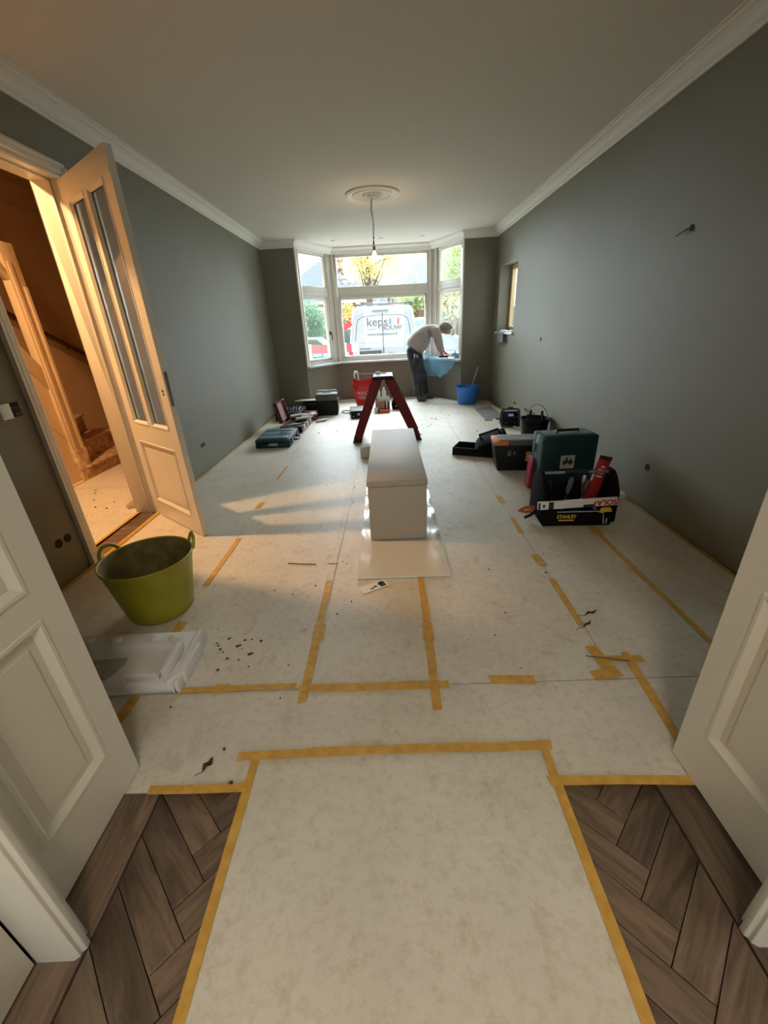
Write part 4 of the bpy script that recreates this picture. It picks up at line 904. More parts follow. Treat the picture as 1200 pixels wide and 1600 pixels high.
for a_, b_ in (((-.20, -.0135, -.028), (-.165, -.012, .028)), ((-.271, -.0135, -.028), (-.258, -.012, .028)), ((-.24, -.0135, -.012), (-.225, -.012, .012)), ((.04, -.0135, -.0285), (.12, -.012, -.008))): mb = MB(); mb.box(a_, b_); mb.build('dark_inset', INK, lv)
text('level_lettering', 'SOLA', .056, REDINK, lv, Matrix.Translation((.20, -.0125, .0)) @ FRONT @ Matrix.Rotation(PI, 4, 'Z'), bold=.002)
mb = MB(); mb.box((.108, -.0135, -.004), (.130, -.012, .004)); mb.box((.115, -.0135, -.012), (.123, -.012, .012)); mb.build('level_mark', REDINK, lv)
q = thing('saw_sleeve', 'red and white card sleeve sticking up out of the tool bag', 'sleeve', (1.475, 2.86, .085), 0, rot=(math.radians(-3), math.radians(13), -.1)); mb = MB(); mb.box((-.045, -.008, 0), (.045, .008, .40)); mb.build('sleeve', REDC, q, bevel=.003)
mb = MB(); mb.box((-.045, -.0095, .37), (.045, -.008, .40)); mb.build('dark_tip', INK, q)
mb = MB(); mb.box((-.047, -.0095, .10), (-.035, -.008, .26)); 
for k in range(4): mb.box((-.02+.012*(k % 2), -.0095, .24+.025*k), (.02, -.008, .25+.025*k))
mb.build('white_print', PAPERW, q)
for k, (x, y, a, l_, m_) in enumerate(((1.22, 2.86, -.25, 'black screwdriver handle in the tool bag, left', BLACKP), (1.32, 2.90, .1, 'grey tool handle in the middle of the tool bag', GREYP), (1.40, 2.84, .2, 'maroon tool handle by the red sleeve in the tool bag', MAROON), (1.46, 2.93, -.05, 'steel tool rising at the right end of the tool bag', STEEL))):
    q = thing('hand_tool', l_, 'tool', (x, y, .09), 0, rot=(.15, a, 0)); mb = MB(); mb.tube([(0, 0, .10), (0, 0, .14), (0, 0, .22), (0, 0, .235)], [.012, .018, .016, .008], 10); mb.build('grip', m_, q, smooth=True)
    mb = MB(); mb.tube([(0, 0, -.06), (0, 0, .10)], .005, 6); mb.build('shaft', STEEL, q, smooth=True)
q = thing('yellow_tool', 'yellow tool tip at the right end of the tool bag pocket', 'tool', (1.525, 2.672, .112), 0); mb = MB(); mb.prism([(-.045, .01), (.045, .012), (.03, .045), (-.03, .045)], -.010, .008, 'y'); mb.build('blade', YELLOW, q, bevel=.004)
q = thing('orange_pliers', 'orange handled tool sticking out left of the tool bag', 'pliers', (1.0, 2.85, .03), .1)
mb = MB(); mb.tube([(-.04, 0, .05), (.02, .01, .066), (.09, .01, .06)], [.008, .013, .014], 8); mb.tube([(-.04, 0, .05), (.02, -.01, .038), (.09, -.005, .04)], [.008, .012, .014], 8); mb.build('handle', mat('burnt_orange', (.45, .10, .03), .45), q, smooth=True)
mb = MB(); mb.tube([(.0, -.03, .0), (.05, -.03, .02), (.10, -.01, .05)], .012, 8); mb.build('strap_end', BLACKP, q, smooth=True)

# black toolbox with orange and grey lid
t = thing('tool_box', 'black toolbox with orange and grey lid between the teal case and the open tray', 'tool box', (1.30, 4.10, .006), -.10); t.scale = (1, .82, 1)
mb = MB(); mb.prism([(-.20, 0), (.22, 0), (.24, .26), (-.24, .26)], -.16, .16, 'y'); mb.build('body', BLACKP, t, bevel=.012)
mb = MB(); mb.box((-.245, -.175, .262), (-.10, .17, .305)); mb.build('orange_lid_end', ORANGE, t, bevel=.012)
mb = MB(); mb.box((-.10, -.172, .262), (.245, .168, .303)); mb.build('lid', GREYP, t, bevel=.010)
for k in range(3):
    mb = MB(); mb.box((-.19, -.14+.09*k, .305), (.22, -.09+.09*k, .325)); mb.build('lid_rib', LGREY, t, bevel=.006)
mb = MB(); mb.box((-.11, -.168, .155), (-.07, -.160, .21)); mb.box((-.05, -.165, .165), (-.03, -.160, .20)); mb.build('latch', GREYP, t, bevel=.002)
mb = MB(); mb.box((.07, -.166, .10), (.17, -.161, .20)); mb.build('label', ORANGE, t)
mb = MB()
for k in range(4): mb.box((.085, -.168, .11+.022*k), (.155, -.166, .12+.022*k))
mb.build('label_print', PAPERW, t)
# open black tray/case
t = thing('tool_tray', 'open black tool tray case with tilted lid at the left end of the right-hand tools', 'tool case', (1.06, 4.63, .006), -.42)
mb = MB()
for a, b in (((-.30, -.14, 0), (.26, .14, .012)), ((-.30, -.14, 0), (-.288, .14, .09)), ((.248, -.14, 0), (.26, .14, .09)), ((-.288, -.14, 0), (.248, -.128, .09)), ((-.288, .128, 0), (.248, .14, .09))): mb.box(a, b)
mb.build('tray', BLACKP, t, bevel=.004)
mb = MB(); T = Matrix.Translation((0.05, .06, .03)) @ Matrix.Rotation(math.radians(-22), 4, 'Y') @ Matrix.Rotation(math.radians(20), 4, 'X')
mb.prism([(-.14, 0), (.26, 0), (.26, .15), (-.02, .15), (-.10, .10)], -.14, .12, 'y', 0, T); mb.build('tilted_tray', BLACKF, t, bevel=.02)
mb = MB(); mb.tube([tuple(T @ Vector(p)) for p in ((.0, .0, .15), (.0, .0, .215), (.22, .0, .215), (.22, .0, .15))], .014, 8); mb.build('handle', BLACKP, t, smooth=True)
mb = MB(); mb.box((-.09, -.146, .03), (-.055, -.14, .085), 0, T); mb.build('orange_mark', ORANGE, t)
mb = MB(); mb.box((.03, -.145, .045), (.12, -.14, .055), 0, T); mb.build('pale_mark', LGREY, t)
# black bucket
t = thing('black_bucket', 'black bucket with thin wire handle beside the teal case', 'bucket', (1.79, 5.03, .006))
mb = MB(); mb.lathe([(0, 0), (.135, 0), (.14, .01), (.165, .27), (.178, .275), (.178, .30), (.165, .30), (.135, .015), (0, .012)], 32); mb.build('body', BLACKP, t, smooth=True)
mb = MB(); pts = [(.02+.172*math.cos(a)*.75, -.02+.06*math.sin(a), .29+.16*math.sin(a)) for a in [PI*k/14 for k in range(15)]]; mb.tube(pts, .0045, 7); mb.build('wire_handle', STEEL, t, smooth=True)
for k, (x, y, h) in enumerate(((-.11, -.06, .34), (-.03, .08, .36), (.06, -.08, .33), (.10, .05, .35))):
    q = thing('hand_tool', ('black tool handle at the left rim of the black bucket', 'black tool handle at the back of the black bucket', 'black tool handle at the front of the black bucket', 'black tool handle at the right of the black bucket')[k], 'tool', (1.79+x, 5.03+y, .024))
    mb = MB(); mb.tube([(0, 0, 0), (0, 0, h-.07)], .006, 6); mb.build('shaft', STEEL, q); mb = MB(); mb.tube([(0, 0, h-.09), (0, 0, h-.02), (0, 0, h)], [.013, .017, .011], 8); mb.build('grip', BLACKP, q, smooth=True)
# radio
t = thing('site_radio', 'black site radio with a roll cage and violet display near the right wall', 'radio', (1.76, 5.97, .006), -.15)
mb = MB(); mb.prism([(-.09, .02), (.09, .02), (.08, .16), (.03, .20), (-.05, .20), (-.10, .13)], -.105, .105, 'x'); mb.build('body', BLACKP, t, bevel=.012)
for s in (-1, 1):
    mb = MB(); mb.tube([(s*.115, -.11, .01), (s*.115, -.115, .14), (s*.115, -.05, .225), (s*.115, .04, .225), (s*.115, .10, .16), (s*.115, .10, .01)], .013, 8, closed=True); mb.build('cage_side', RUBBER, t, smooth=True)
mb = MB()
for (y, z) in ((-.112, .14), (.04, .228), (-.11, .01), (.10, .01)): mb.tube([(-.115, y, z), (.115, y, z)], .010, 8)
mb.tube([(-.04, .0, .225), (-.03, .0, .255), (.03, .0, .255), (.04, .0, .225)], .010, 8); mb.build('cage_bar', RUBBER, t, smooth=True)
T = Matrix.Translation((0, -.085, .165)) @ Matrix.Rotation(math.radians(42), 4, 'X'); mb = MB(); mb.box((-.035, -.02, .0), (.035, .02, .006), 0, T); mb.build('display', mat('violet_display', (.2, .15, .4), .3, emit=((.45, .35, 1.0), .25)), t)
for s in (-.06, .06):
    mb = MB(); mb.lathe([(0, 0), (.03, 0), (.028, .006), (0, .004)], 16, 0, rotm('X', PI/2, (s, -.088, .075))); mb.build('speaker_grille', GREYP, t, smooth=True)
t = thing('white_tool', 'white handled scraper lying between the radio and the black bucket', 'scraper', (1.83, 5.60, .03), -.5); mb = MB(); mb.tube([(-.12, 0, .03), (.0, 0, .01), (.05, 0, .0)], [.009, .012, .012], 8); mb.build('handle', PAPERW, t, smooth=True); mb = MB(); mb.box((.05, -.03, -.024), (.11, .03, -.021)); mb.build('blade', STEEL, t)
# mat and scrapers
t = thing('grey_mat', 'dark grey rectangular mat on the floor near the blue bucket', 'mat', (1.69, 6.97, .0065), .02); mb = MB(); mb.prism([(-.18, -.52), (.17, -.42), (.17, .52), (-.16, .36)], 0, .004, 'z'); mb.build('mat', MATG, t)
t = thing('float_blade', 'thin grey trowel blade lying at the near end of the grey mat', 'trowel', (1.78, 6.47, .0115), .65); mb = MB(); mb.box((-.13, -.012, 0), (.13, .012, .010)); mb.build('blade', GREYP, t, bevel=.002)
t = thing('scraper_blade', 'short grey scraper lying left of the trowel blade', 'scraper', (1.55, 6.36, .0075), -.05); mb = MB(); mb.box((-.06, -.02, 0), (.06, .02, .008)); mb.build('blade', GREYP, t, bevel=.002)

# niche sill goods
t = thing('black_case', 'small black case on the sill of the side window', 'case', (2.07, 7.15, 1.2315)); mb = MB(); mb.box((-.05, -.16, 0), (.07, .16, .07)); mb.build('body', BLACKP, t, bevel=.008); mb = MB(); mb.box((-.045, -.12, .07), (.05, .12, .085)); mb.build('lid', mat('lilac_grey', (.35, .33, .42), .4), t, bevel=.004)
t = thing('folded_cloth', 'white cloth folded along the side window sill', 'cloth', (1.985, 7.35, 1.2315)); mb = MB(); pts = []
for k in range(13): pts.append((.02*math.sin(k*1.3), -.36+.06*k, .012+.006*math.sin(k*2.1)))
mb.tube(pts, [.012+.006*((k*7) % 3) for k in range(13)], 8); mb.build('cloth', PAPERW, t, smooth=True)
t = thing('grey_flap', 'grey sheet hanging from the side window sill', 'sheet', (1.93, 7.45, 1.225), 0, rot=(0, math.radians(7), 0)); mb = MB(); mb.prism([(-.24, -.14), (.18, -.165), (.24, 0), (-.16, 0)], -.006, 0, 'x'); mb.build('sheet', GREYP, t)

# ------------------------------------------------------------------ blue film over the right sill
def cloth(name, label, fn, nu, nv, m, cat='sheet'):
    t = thing(name, label, cat, fn(.5, 0)); o = Vector(fn(.5, 0)); mb = MB(); v = []; f = []
    for j in range(nv+1):
        for i in range(nu+1): v.append(tuple(Vector(fn(i/nu, j/nv))-o))
    for j in range(nv):
        for i in range(nu): a = j*(nu+1)+i; f.append((a, a+1, a+nu+2, a+nu+1))
    mb.add(v, f); mb.build('film', m, t, smooth=True); return t
A_ = Vector((.74, 8.985)); B_ = Vector((.90, 8.985)); C_ = Vector((1.30, 8.20))
def front(u):
    L1 = (B_-A_).length; L2 = (C_-B_).length; s = u*(L1+L2)
    return A_.lerp(B_, s/L1) if s < L1 else B_.lerp(C_, (s-L1)/L2)
def filmfn(u, v):
    p = front(u); d = .36*(1-.65*max(0, (u-.62)/.38)**1.2); w_ = .03*math.sin(u*17+v*6)+.02*math.sin(u*37-v*9)+.012*math.sin(u*61+v*23)
    if v < .25: k = v/.25; return (p.x+.10*(1-k)*.5, p.y+.10*(1-k), .792+.012*math.sin(u*30+v*12)+.006)
    k = (v-.25)/.75; return (p.x-.02-.02*k+w_*k*.6, p.y-.025-w_*k, .795-d*k+.015*math.sin(u*17)*k)
cloth('plastic_film', 'blue translucent plastic film hanging over the right window sill', filmfn, 64, 24, BLUESHEET)
def crum(cx, cy_, r, h, s):
    rr = random.Random(s); ph = [rr.uniform(0, 6) for _ in range(4)]
    def fn(u, v):
        a = u*2*PI; q = 1-v; rad = r*q*(1+.25*math.sin(3*a+ph[0])+.15*math.sin(5*a+ph[1])); return (cx+rad*math.cos(a), cy_+rad*math.sin(a)*.7, .783+h*(1-q**1.3)*(1+.25*math.sin(4*a+ph[2]))*(.6+.4*abs(math.sin(a*1.5+ph[3]))))
    return fn
cloth('crumpled_film', 'crumpled blue film piled on the sill at the worker hands', crum(1.335, 8.44, .085, .12, 2), 24, 6, BLUESHEET)
cloth('film_roll', 'small blue film bundle on the sill left of the worker arm', crum(.86, 9.06, .10, .09, 5), 24, 6, BLUESHEET)
t = thing('sanding_block', 'black sanding tool pressed on the film by the worker', 'tool', (1.13, 8.56, .802), -.3); mb = MB(); mb.box((-.09, -.03, 0), (.09, .03, .035)); mb.build('block', BLACKP, t, bevel=.008)
t = thing('blue_strip', 'pale blue strip lying on the left bay sill', 'strip', (-1.20, 8.60, .778), math.atan2(.9, .52)); mb = MB(); mb.box((-.42, -.03, 0), (.40, .03, .003)); mb.build('strip', mat('pale_blue_tape', (.35, .58, .70), .5), t); mb = MB(); mb.box((-.40, .035, 0), (.0, .06, .012)); mb.build('dark_edge', GREYP, t)

# ------------------------------------------------------------------ worker
def skin_mesh(name, verts, edges, m, parent, sub=2, off=(0, 0, 0)):
    me = bpy.data.meshes.new(name); me.from_pydata([tuple(Vector(v[0])-Vector(off)) for v in verts], edges, [])
    o = bpy.data.objects.new(name, me); C.objects.link(o)
    md = o.modifiers.new('Skin', 'SKIN'); md.use_smooth_shade = True; md.branch_smoothing = .6
    for i, v in enumerate(verts):
        r = v[1] if isinstance(v[1], (tuple, list)) else (v[1], v[1]); me.skin_vertices[0].data[i].radius = r
        me.skin_vertices[0].data[i].use_root = (i == 0)
    if sub: s = o.modifiers.new('Sub', 'SUBSURF'); s.levels = sub; s.render_levels = sub
    dg = bpy.context.evaluated_depsgraph_get(); nm = bpy.data.meshes.new_from_object(o.evaluated_get(dg))
    bpy.data.objects.remove(o); nm.materials.clear(); nm.materials.append(m)
    for p in nm.polygons: p.use_smooth = True
    r = bpy.data.objects.new(name, nm); C.objects.link(r); r.parent = parent
    return r
WX, WY = .62, 8.50
man = thing('person', 'worker in pale grey sweater and dark work trousers bending over the right window sill', 'person', (WX, WY, .006))
O_ = (WX, WY, .006)
Yc = 8.56
pel = (.52, Yc, .93); wst = (.60, Yc, 1.06); bel = (.71, Yc, 1.16); chs = (.84, Yc, 1.265); upc = (.955, Yc, 1.31); nck = (1.045, Yc, 1.325); 
hd0 = (1.125, Yc-.01, 1.325); hd1 = (1.195, Yc-.02, 1.305); hd2 = (1.235, Yc-.02, 1.275)
hipR = (.535, Yc-.10, .89); kneR = (.60, Yc-.115, .49); ankR = (.605, Yc-.13, .105); toeR = (.76, Yc-.15, .045); heelR = (.585, Yc-.13, .05)
hipL = (.55, Yc+.10, .89); kneL = (.72, Yc+.12, .50); ankL = (.77, Yc+.14, .115); toeL = (.92, Yc+.12, .045); heelL = (.755, Yc+.14, .05)
shR = (.955, Yc-.185, 1.285); elR = (1.03, Yc-.20, 1.04); wrR = (1.085, Yc-.09, .865); paR = (1.12, Yc-.06, .845)
shL = (.97, Yc+.185, 1.285); elL = (1.06, Yc+.16, 1.05); wrL = (1.17, Yc+.05, .875); paL = (1.21, Yc+.02, .850)
V = [(pel, (.11, .10)), (wst, (.11, .10)), (bel, (.16, .13)), (chs, (.15, .12)), (upc, (.11, .09)), (nck, .070), (hd0, (.095, .105)), (hd1, (.106, .124)), (hd2, (.074, .083)),
     (hipR, .085), (kneR, .058), (ankR, .034), (toeR, .016), (hipL, .085), (kneL, .058), (ankL, .034), (toeL, .016),
     (shR, .060), (elR, .044), (wrR, .028), (paR, (.036, .018)), (shL, .060), (elL, .044), (wrL, .028), (paL, (.036, .018))]
E_ = [(0, 1), (1, 2), (2, 3), (3, 4), (4, 5), (5, 6), (6, 7), (7, 8), (0, 9), (9, 10), (10, 11), (11, 12), (0, 13), (13, 14), (14, 15), (15, 16), (4, 17), (17, 18), (18, 19), (19, 20), (4, 21), (21, 22), (22, 23), (23, 24)]
# nose and chin and ears
def addv(co, r, par): V.append((co, r)); E_.append((par, len(V)-1)); return len(V)-1
addv((1.275, Yc-.022, 1.245), .014, 8)      # nose
addv((1.215, Yc-.02, 1.215), .030, 8)       # chin
body = skin_mesh('body', V, E_, SKIN, man, 2, O_)
# hands: five fingers each, rooted in the palm
for nm, pa, dy in (('right', paR, -1), ('left', paL, 1)):
    p = Vector(pa)
    hv = [((p.x-.03, p.y, p.z+.012), (.030, .020)), ((p.x+.02, p.y, p.z), (.038, .015)), ((p.x+.045, p.y, p.z-.004), (.040, .012))]; he = [(0, 1), (1, 2)]
    for k in range(4):
        yy = p.y+(k-1.5)*.021; L_f = (.060, .070, .066, .052)[k]
        a = len(hv); hv += [((p.x+.058, yy, p.z+.0), .0095), ((p.x+.058+L_f*.55, yy+(k-1.5)*.004, p.z-.008), .0085), ((p.x+.058+L_f, yy+(k-1.5)*.006, p.z-.028), .0075)]
        he += [(2, a), (a, a+1), (a+1, a+2)]
    a = len(hv); hv += [((p.x+.008, p.y+dy*.042, p.z-.006), .011), ((p.x+.040, p.y+dy*.058, p.z-.018), .009)]; he += [(1, a), (a, a+1)]
    skin_mesh('hand', hv, he, SKIN, man, 1, O_)
# ears
for s in (-1, 1):
    mb = MB(); mb.lathe([(0, -.008), (.020, -.006), (.024, 0), (.018, .008), (0, .006)], 14, 0, Matrix.Translation((1.170-WX, Yc-.02+s*.104-WY, 1.300-.006)) @ Matrix.Rotation(PI/2, 4, 'X'), .8, 1.25); mb.build('ear', SKIN, man, smooth=True)
# hair cap
mb = MB(); v = []; f = []; nu, nv = 20, 9
hc = Vector((1.170, Yc-.018, 1.322)); axis = Vector((.35, 0, .94)).normalized(); ax2 = Vector((.94, 0, -.35)).normalized(); ax3 = Vector((0, 1, 0))
for j in range(nv+1):
    th = j/nv*1.85
    for i in range(nu):
        a = 2*PI*i/nu; lim = 1.0-.36*max(0, math.cos(a))            # hairline higher over the face
        t_ = th*lim; r = (.138, .120, .134)
        q = hc+axis*math.cos(t_)*r[2]*.86+ax2*math.sin(t_)*math.cos(a)*r[0]+ax3*math.sin(t_)*math.sin(a)*r[1]
        v.append(tuple(q-Vector(O_)))
for j in range(nv):
    for i in range(nu): f.append((j*nu+i, j*nu+(i+1) % nu, (j+1)*nu+(i+1) % nu, (j+1)*nu+i))
mb.add(v, f); mb.build('hair', HAIR, man, smooth=True)
# sweater
S = [((.525, Yc, .95), (.24, .235)), ((.60, Yc, 1.07), (.235, .215)), ((.71, Yc, 1.16), (.245, .225)), ((.83, Yc, 1.255), (.225, .205)), ((.945, Yc, 1.30), (.175, .165)), ((1.035, Yc, 1.325), (.095, .09)),
     (shR, .108), (elR, .078), ((1.065, Yc-.12, .915), .054), (shL, .108), (elL, .078), ((1.135, Yc+.085, .925), .054)]
skin_mesh('sweater', S, [(0, 1), (1, 2), (2, 3), (3, 4), (4, 5), (4, 6), (6, 7), (7, 8), (4, 9), (9, 10), (10, 11)], SWEAT, man, 2, O_)
Tt = [((.485, Yc, .92), (.235, .235)), ((.56, Yc, 1.05), (.255, .235)), ((.53, Yc-.10, .84), .135), ((.555, Yc-.11, .68), .118), (kneR, .10), ((.60, Yc-.125, .28), .088), ((.605, Yc-.13, .085), .094),
      ((.555, Yc+.10, .84), .135), ((.64, Yc+.11, .68), .115), (kneL, .098), ((.75, Yc+.13, .28), .085), ((.77, Yc+.14, .09), .092)]
skin_mesh('work_trousers', Tt, [(0, 1), (0, 2), (2, 3), (3, 4), (4, 5), (5, 6), (0, 7), (7, 8), (8, 9), (9, 10), (10, 11)], TROUS, man, 2, O_)
for an, to, he_ in ((ankR, toeR, heelR), (ankL, toeL, heelL)):
    skin_mesh('shoe', [((he_[0], he_[1], .052), (.058, .056)), ((an[0]+.03, an[1], .065), (.062, .062)), ((an[0]+.10, an[1]-.005, .052), (.064, .050)), ((to[0]+.04, to[1], .042), (.050, .038))], [(0, 1), (1, 2), (2, 3)], SHOE, man, 2, O_)
mb = MB(); mb.box((.535-WX, Yc-.212-WY, .70), (.560-WX, Yc-.195-WY, .90)); mb.box((.595-WX, Yc-.205-WY, .74), (.61-WX, Yc-.19-WY, .86)); mb.build('pocket_rule', PAPERW, man, bevel=.003)
mb = MB(); mb.prism([(.535-WX, .60), (.69-WX, .60), (.70-WX, .80), (.53-WX, .84)], Yc-.212-WY, Yc-.198-WY, 'y'); mb.build('thigh_pocket', TROUS, man, bevel=.008)

# ------------------------------------------------------------------ outside
mb = MB(); mb.box((-60, 9.5, -.35), (60, 90, -.25)); struct(mb, 'street_ground', ASPH)
mb = MB(); mb.box((-60, 24, -.25), (60, 90, -.21)); struct(mb, 'grass_verge', GRASS)
mb = MB(); mb.box((-2.2, 9.5, -.25), (2.2, 9.6, .1)); struct(mb, 'wall_front_footing', BRICK)

van = thing('white_van', 'white builder van parked rear-on right outside the bay window', 'van', (-.05, 13.45, -.25), math.radians(-3)); van.scale = (1.06, 1, 1)
def vsec(y, w, h, z0=.30, top=.10, lean=.86):
    hw = w/2; pts = [(-hw*.96, z0), (-hw, z0+.18), (-hw, z0+.75)]
    for k in range(7):
        a = k/6*PI/2; pts.append((-(hw*lean-.16+.16*math.cos(a)) if k else -(hw*lean), h-.22+.22*math.sin(a)))
    pts += [(-x, z) for (x, z) in pts[::-1]]
    return [(x, y, z) for x, z in pts]
secs = [vsec(0, 1.94, 2.16), vsec(.06, 2.00, 2.21), vsec(.5, 2.02, 2.23), vsec(3.4, 2.02, 2.21), vsec(3.9, 1.98, 2.02), vsec(4.4, 1.94, 1.55), vsec(4.6, 1.90, 1.32), vsec(5.1, 1.80, 1.1)]
mb = MB(); n = len(secs[0]); v = [p for s in secs for p in s]; f = [(i*n+k, i*n+(k+1) % n, (i+1)*n+(k+1) % n, (i+1)*n+k) for i in range(len(secs)-1) for k in range(n)]
f += [tuple(range(n))[::-1], tuple(range((len(secs)-1)*n, len(secs)*n))]; mb.add(v, f); mb.build('body', VAN, van, smooth=True)
def rrect(x0, x1, z0, z1, r, n=5):
    out = []
    for cx, cz, a0 in ((x1-r, z1-r, 0), (x0+r, z1-r, PI/2), (x0+r, z0+r, PI), (x1-r, z0+r, 1.5*PI)):
        for k in range(n+1): a = a0+k*PI/2/n; out.append((cx+r*math.cos(a), cz+r*math.sin(a)))
    return out
for s in (-1, 1):
    x0, x1 = (-.83, -.012) if s < 0 else (.012, .83)
    q = [(x0 if s > 0 else x0-.07, .52), (x1 if s < 0 else x1+.07, .52)]
    if s < 0: pts = [(-.90, .48), (-.012, .48), (-.012, 2.03), (-.60, 2.01), (-.74, 1.95), (-.80, 1.82), (-.86, 1.40), (-.92, 1.2)]
    else: pts = [(.90, .48), (.92, 1.2), (.86, 1.40), (.80, 1.82), (.74, 1.95), (.60, 2.01), (.012, 2.03), (.012, .48)]
    mb = MB(); mb.prism(pts, -.022, .01, 'y'); d_ = mb.build('rear_door', VAN, van, bevel=.006)
    ip = [(-.80, 1.36), (-.06, 1.36), (-.06, 1.93), (-.58, 1.92), (-.70, 1.86), (-.74, 1.75)]
    if s > 0: ip = [(-x, z) for x, z in ip[::-1]]
    # recessed outline of the window blank
    mb = MB(); mb.tube([(x, -.023, z) for x, z in (ip if s < 0 else ip)], .008, 5, closed=True); 
    pp = [(-.80, 1.30), (-.74, 1.72), (-.70, 1.87), (-.55, 1.95), (-.012, 1.98)]; pp = pp if s < 0 else [(-x, z) for x, z in pp]
    mb = MB(); mb.tube([(x, -.023, z) for x, z in pp], .009, 5); mb.build('seam', VANL, d_)
mb = MB(); mb.tube([(0, -.020, .50), (0, -.020, 2.03)], .010, 5); mb.build('door_gap', VANL, van)
mb = MB(); mb.tube([(-.90, -.026, 1.25), (-.3, -.030, 1.22), (.3, -.030, 1.22), (.90, -.026, 1.25)], .014, 6); mb.build('crease', VAN, van, smooth=True)
mb = MB(); mb.prism(rrect(-.78, -.05, .855, 1.00, .03), -.045, -.020, 'y'); mb.build('plate_recess', VANG, van)
mb = MB(); mb.box((-.80, -.03, 1.05), (-.38, -.020, 1.075)); mb.build('model_badge', VANL, van)
mb = MB(); mb.box((-.28, -.05, 2.07), (.18, -.0, 2.10)); mb.build('brake_light', VANG, van)
mb = MB(); mb.prism(rrect(-.99, .99, .28, .50, .06), -.10, .05, 'y'); mb.build('bumper', VANG, van, bevel=.01)
for s in (-1, 1):
    mb = MB(); mb.prism(rrect(s*.955-.06, s*.955+.06, .62, 1.03, .03), -.028, .06, 'y'); mb.build('tail_light', TAIL, van, bevel=.006)
    for y in (.85, 4.2):
        mb = MB(); mb.lathe([(0, -.11), (.20, -.11), (.33, -.08), (.34, 0), (.33, .08), (.2, .11), (0, .11)], 28, 0, Matrix.Translation((s*.90, y, .34)) @ Matrix.Rotation(PI/2, 4, 'Y')); wh_ = mb.build('wheel', RUBBER, van, smooth=True)
for y in (.6, 1.9, 3.1):
    mb = MB(); mb.box((-.85, y-.02, 2.27), (.85, y+.02, 2.31)); mb.box((-.82, y-.03, 2.18), (-.78, y+.03, 2.27)); mb.box((.78, y-.03, 2.18), (.82, y+.03, 2.27)); mb.build('roof_bar', VANL, van, bevel=.004)
mb = MB(); mb.tube([(-.72, .2, 2.33), (-.72, 3.2, 2.33)], .03, 8); mb.build('roof_tube', WHITEO, van, smooth=True)
text('van_lettering', 'keps', .33, INK, van, Matrix.Translation((-.155, -.026, 1.785)) @ FRONT, bold=.002)
text('van_lettering_lower', 'BOUW', .18, VANG, van, Matrix.Translation((.25, -.026, 1.615)) @ FRONT, bold=.004)
text('van_lettering_web', 'www.kepsbouw.nl', .118, INK, van, Matrix.Translation((-.02, -.026, 1.455)) @ FRONT, bold=.001)
text('van_lettering_small', 'aannemer', .065, VANL, van, Matrix.Translation((-.32, -.026, 1.60)) @ FRONT)
for k, (x, h, c) in enumerate(((.18, .15, (.10, .13, .22)), (.25, .22, (.25, .36, .55)), (.33, .12, (.55, .62, .72)), (.41, .17, (.60, .04, .05)))):
    mb = MB(); mb.box((x, -.030, 1.71), (x+.06, -.024, 1.71+h)); mb.build('logo_bar', mat('logo_colour_%s' % 'abcd'[k], c, .5), van)
# round emblem sticker on the right door
mb = MB(); mb.tube([(.22+.075*math.cos(a), -.027, .86+.075*math.sin(a)) for a in [k*PI/10 for k in range(20)]], .008, 5, closed=True); mb.box((.16, -.03, .79), (.28, -.024, .815)); mb.tube([(.18, -.027, .84), (.22, -.027, .90), (.25, -.027, .84)], .010, 5); mb.build('round_sticker', VANL, van)

# second white vehicle beyond the right pane
car = thing('white_car', 'white car front with sloping windscreen seen through the right bay pane', 'car', (4.0, 20.0, -.25), math.radians(90))
mb = MB(); secs = []
for (y, w_, h_) in ((0, 1.6, .85), (.12, 1.78, 1.0), (.9, 1.84, 1.18), (1.0, 1.80, 1.22), (1.7, 1.62, 1.88), (1.95, 1.66, 1.95), (4.6, 1.68, 1.93), (4.7, 1.6, 1.85)):
    secs.append([(-w_/2, y, .28), (-w_/2*1.02, y, .7), (-w_/2*.93, y, h_-.12), (-w_/2*.8, y, h_), (w_/2*.8, y, h_), (w_/2*.93, y, h_-.12), (w_/2*1.02, y, .7), (w_/2, y, .28)])
n = 8; v = [p for s in secs for p in s]; f = [(i*n+k, i*n+(k+1) % n, (i+1)*n+(k+1) % n, (i+1)*n+k) for i in range(len(secs)-1) for k in range(n)]; f += [tuple(range(n))[::-1], tuple(range((len(secs)-1)*n, len(secs)*n))]
mb.add(v, f); mb.build('body', VAN, car, bevel=.03)
mb = MB(); mb.add([(-.68, 1.02, 1.235), (.68, 1.02, 1.235), (.62, 1.66, 1.84), (-.62, 1.66, 1.84)], [(0, 1, 2, 3)]); mb.build('windscreen', CARG, car)
for s in (-1, 1):
    mb = MB(); mb.box((s*.95-.07, 1.05, 1.18), (s*.95+.07, 1.15, 1.42)); mb.tube([(s*.84, 1.1, 1.22), (s*.95, 1.1, 1.25)], .02, 6); mb.build('mirror', VANG, car, bevel=.02)
    mb = MB(); mb.prism(rrect(s*.68-.12, s*.68+.12, .72, .86, .03), -.03, .1, 'y'); mb.build('headlight', CARG, car, bevel=.01)
    for y in (.8, 3.9):
        mb = MB(); mb.lathe([(0, -.1), (.2, -.1), (.31, -.07), (.32, 0), (.31, .07), (.2, .1), (0, .1)], 24, 0, Matrix.Translation((s*.82, y, .32)) @ Matrix.Rotation(PI/2, 4, 'Y')); mb.build('wheel', RUBBER, car, smooth=True)
mb = MB(); mb.box((-.5, -.02, .5), (.5, .02, .66)); mb.build('grille', VANG, car)

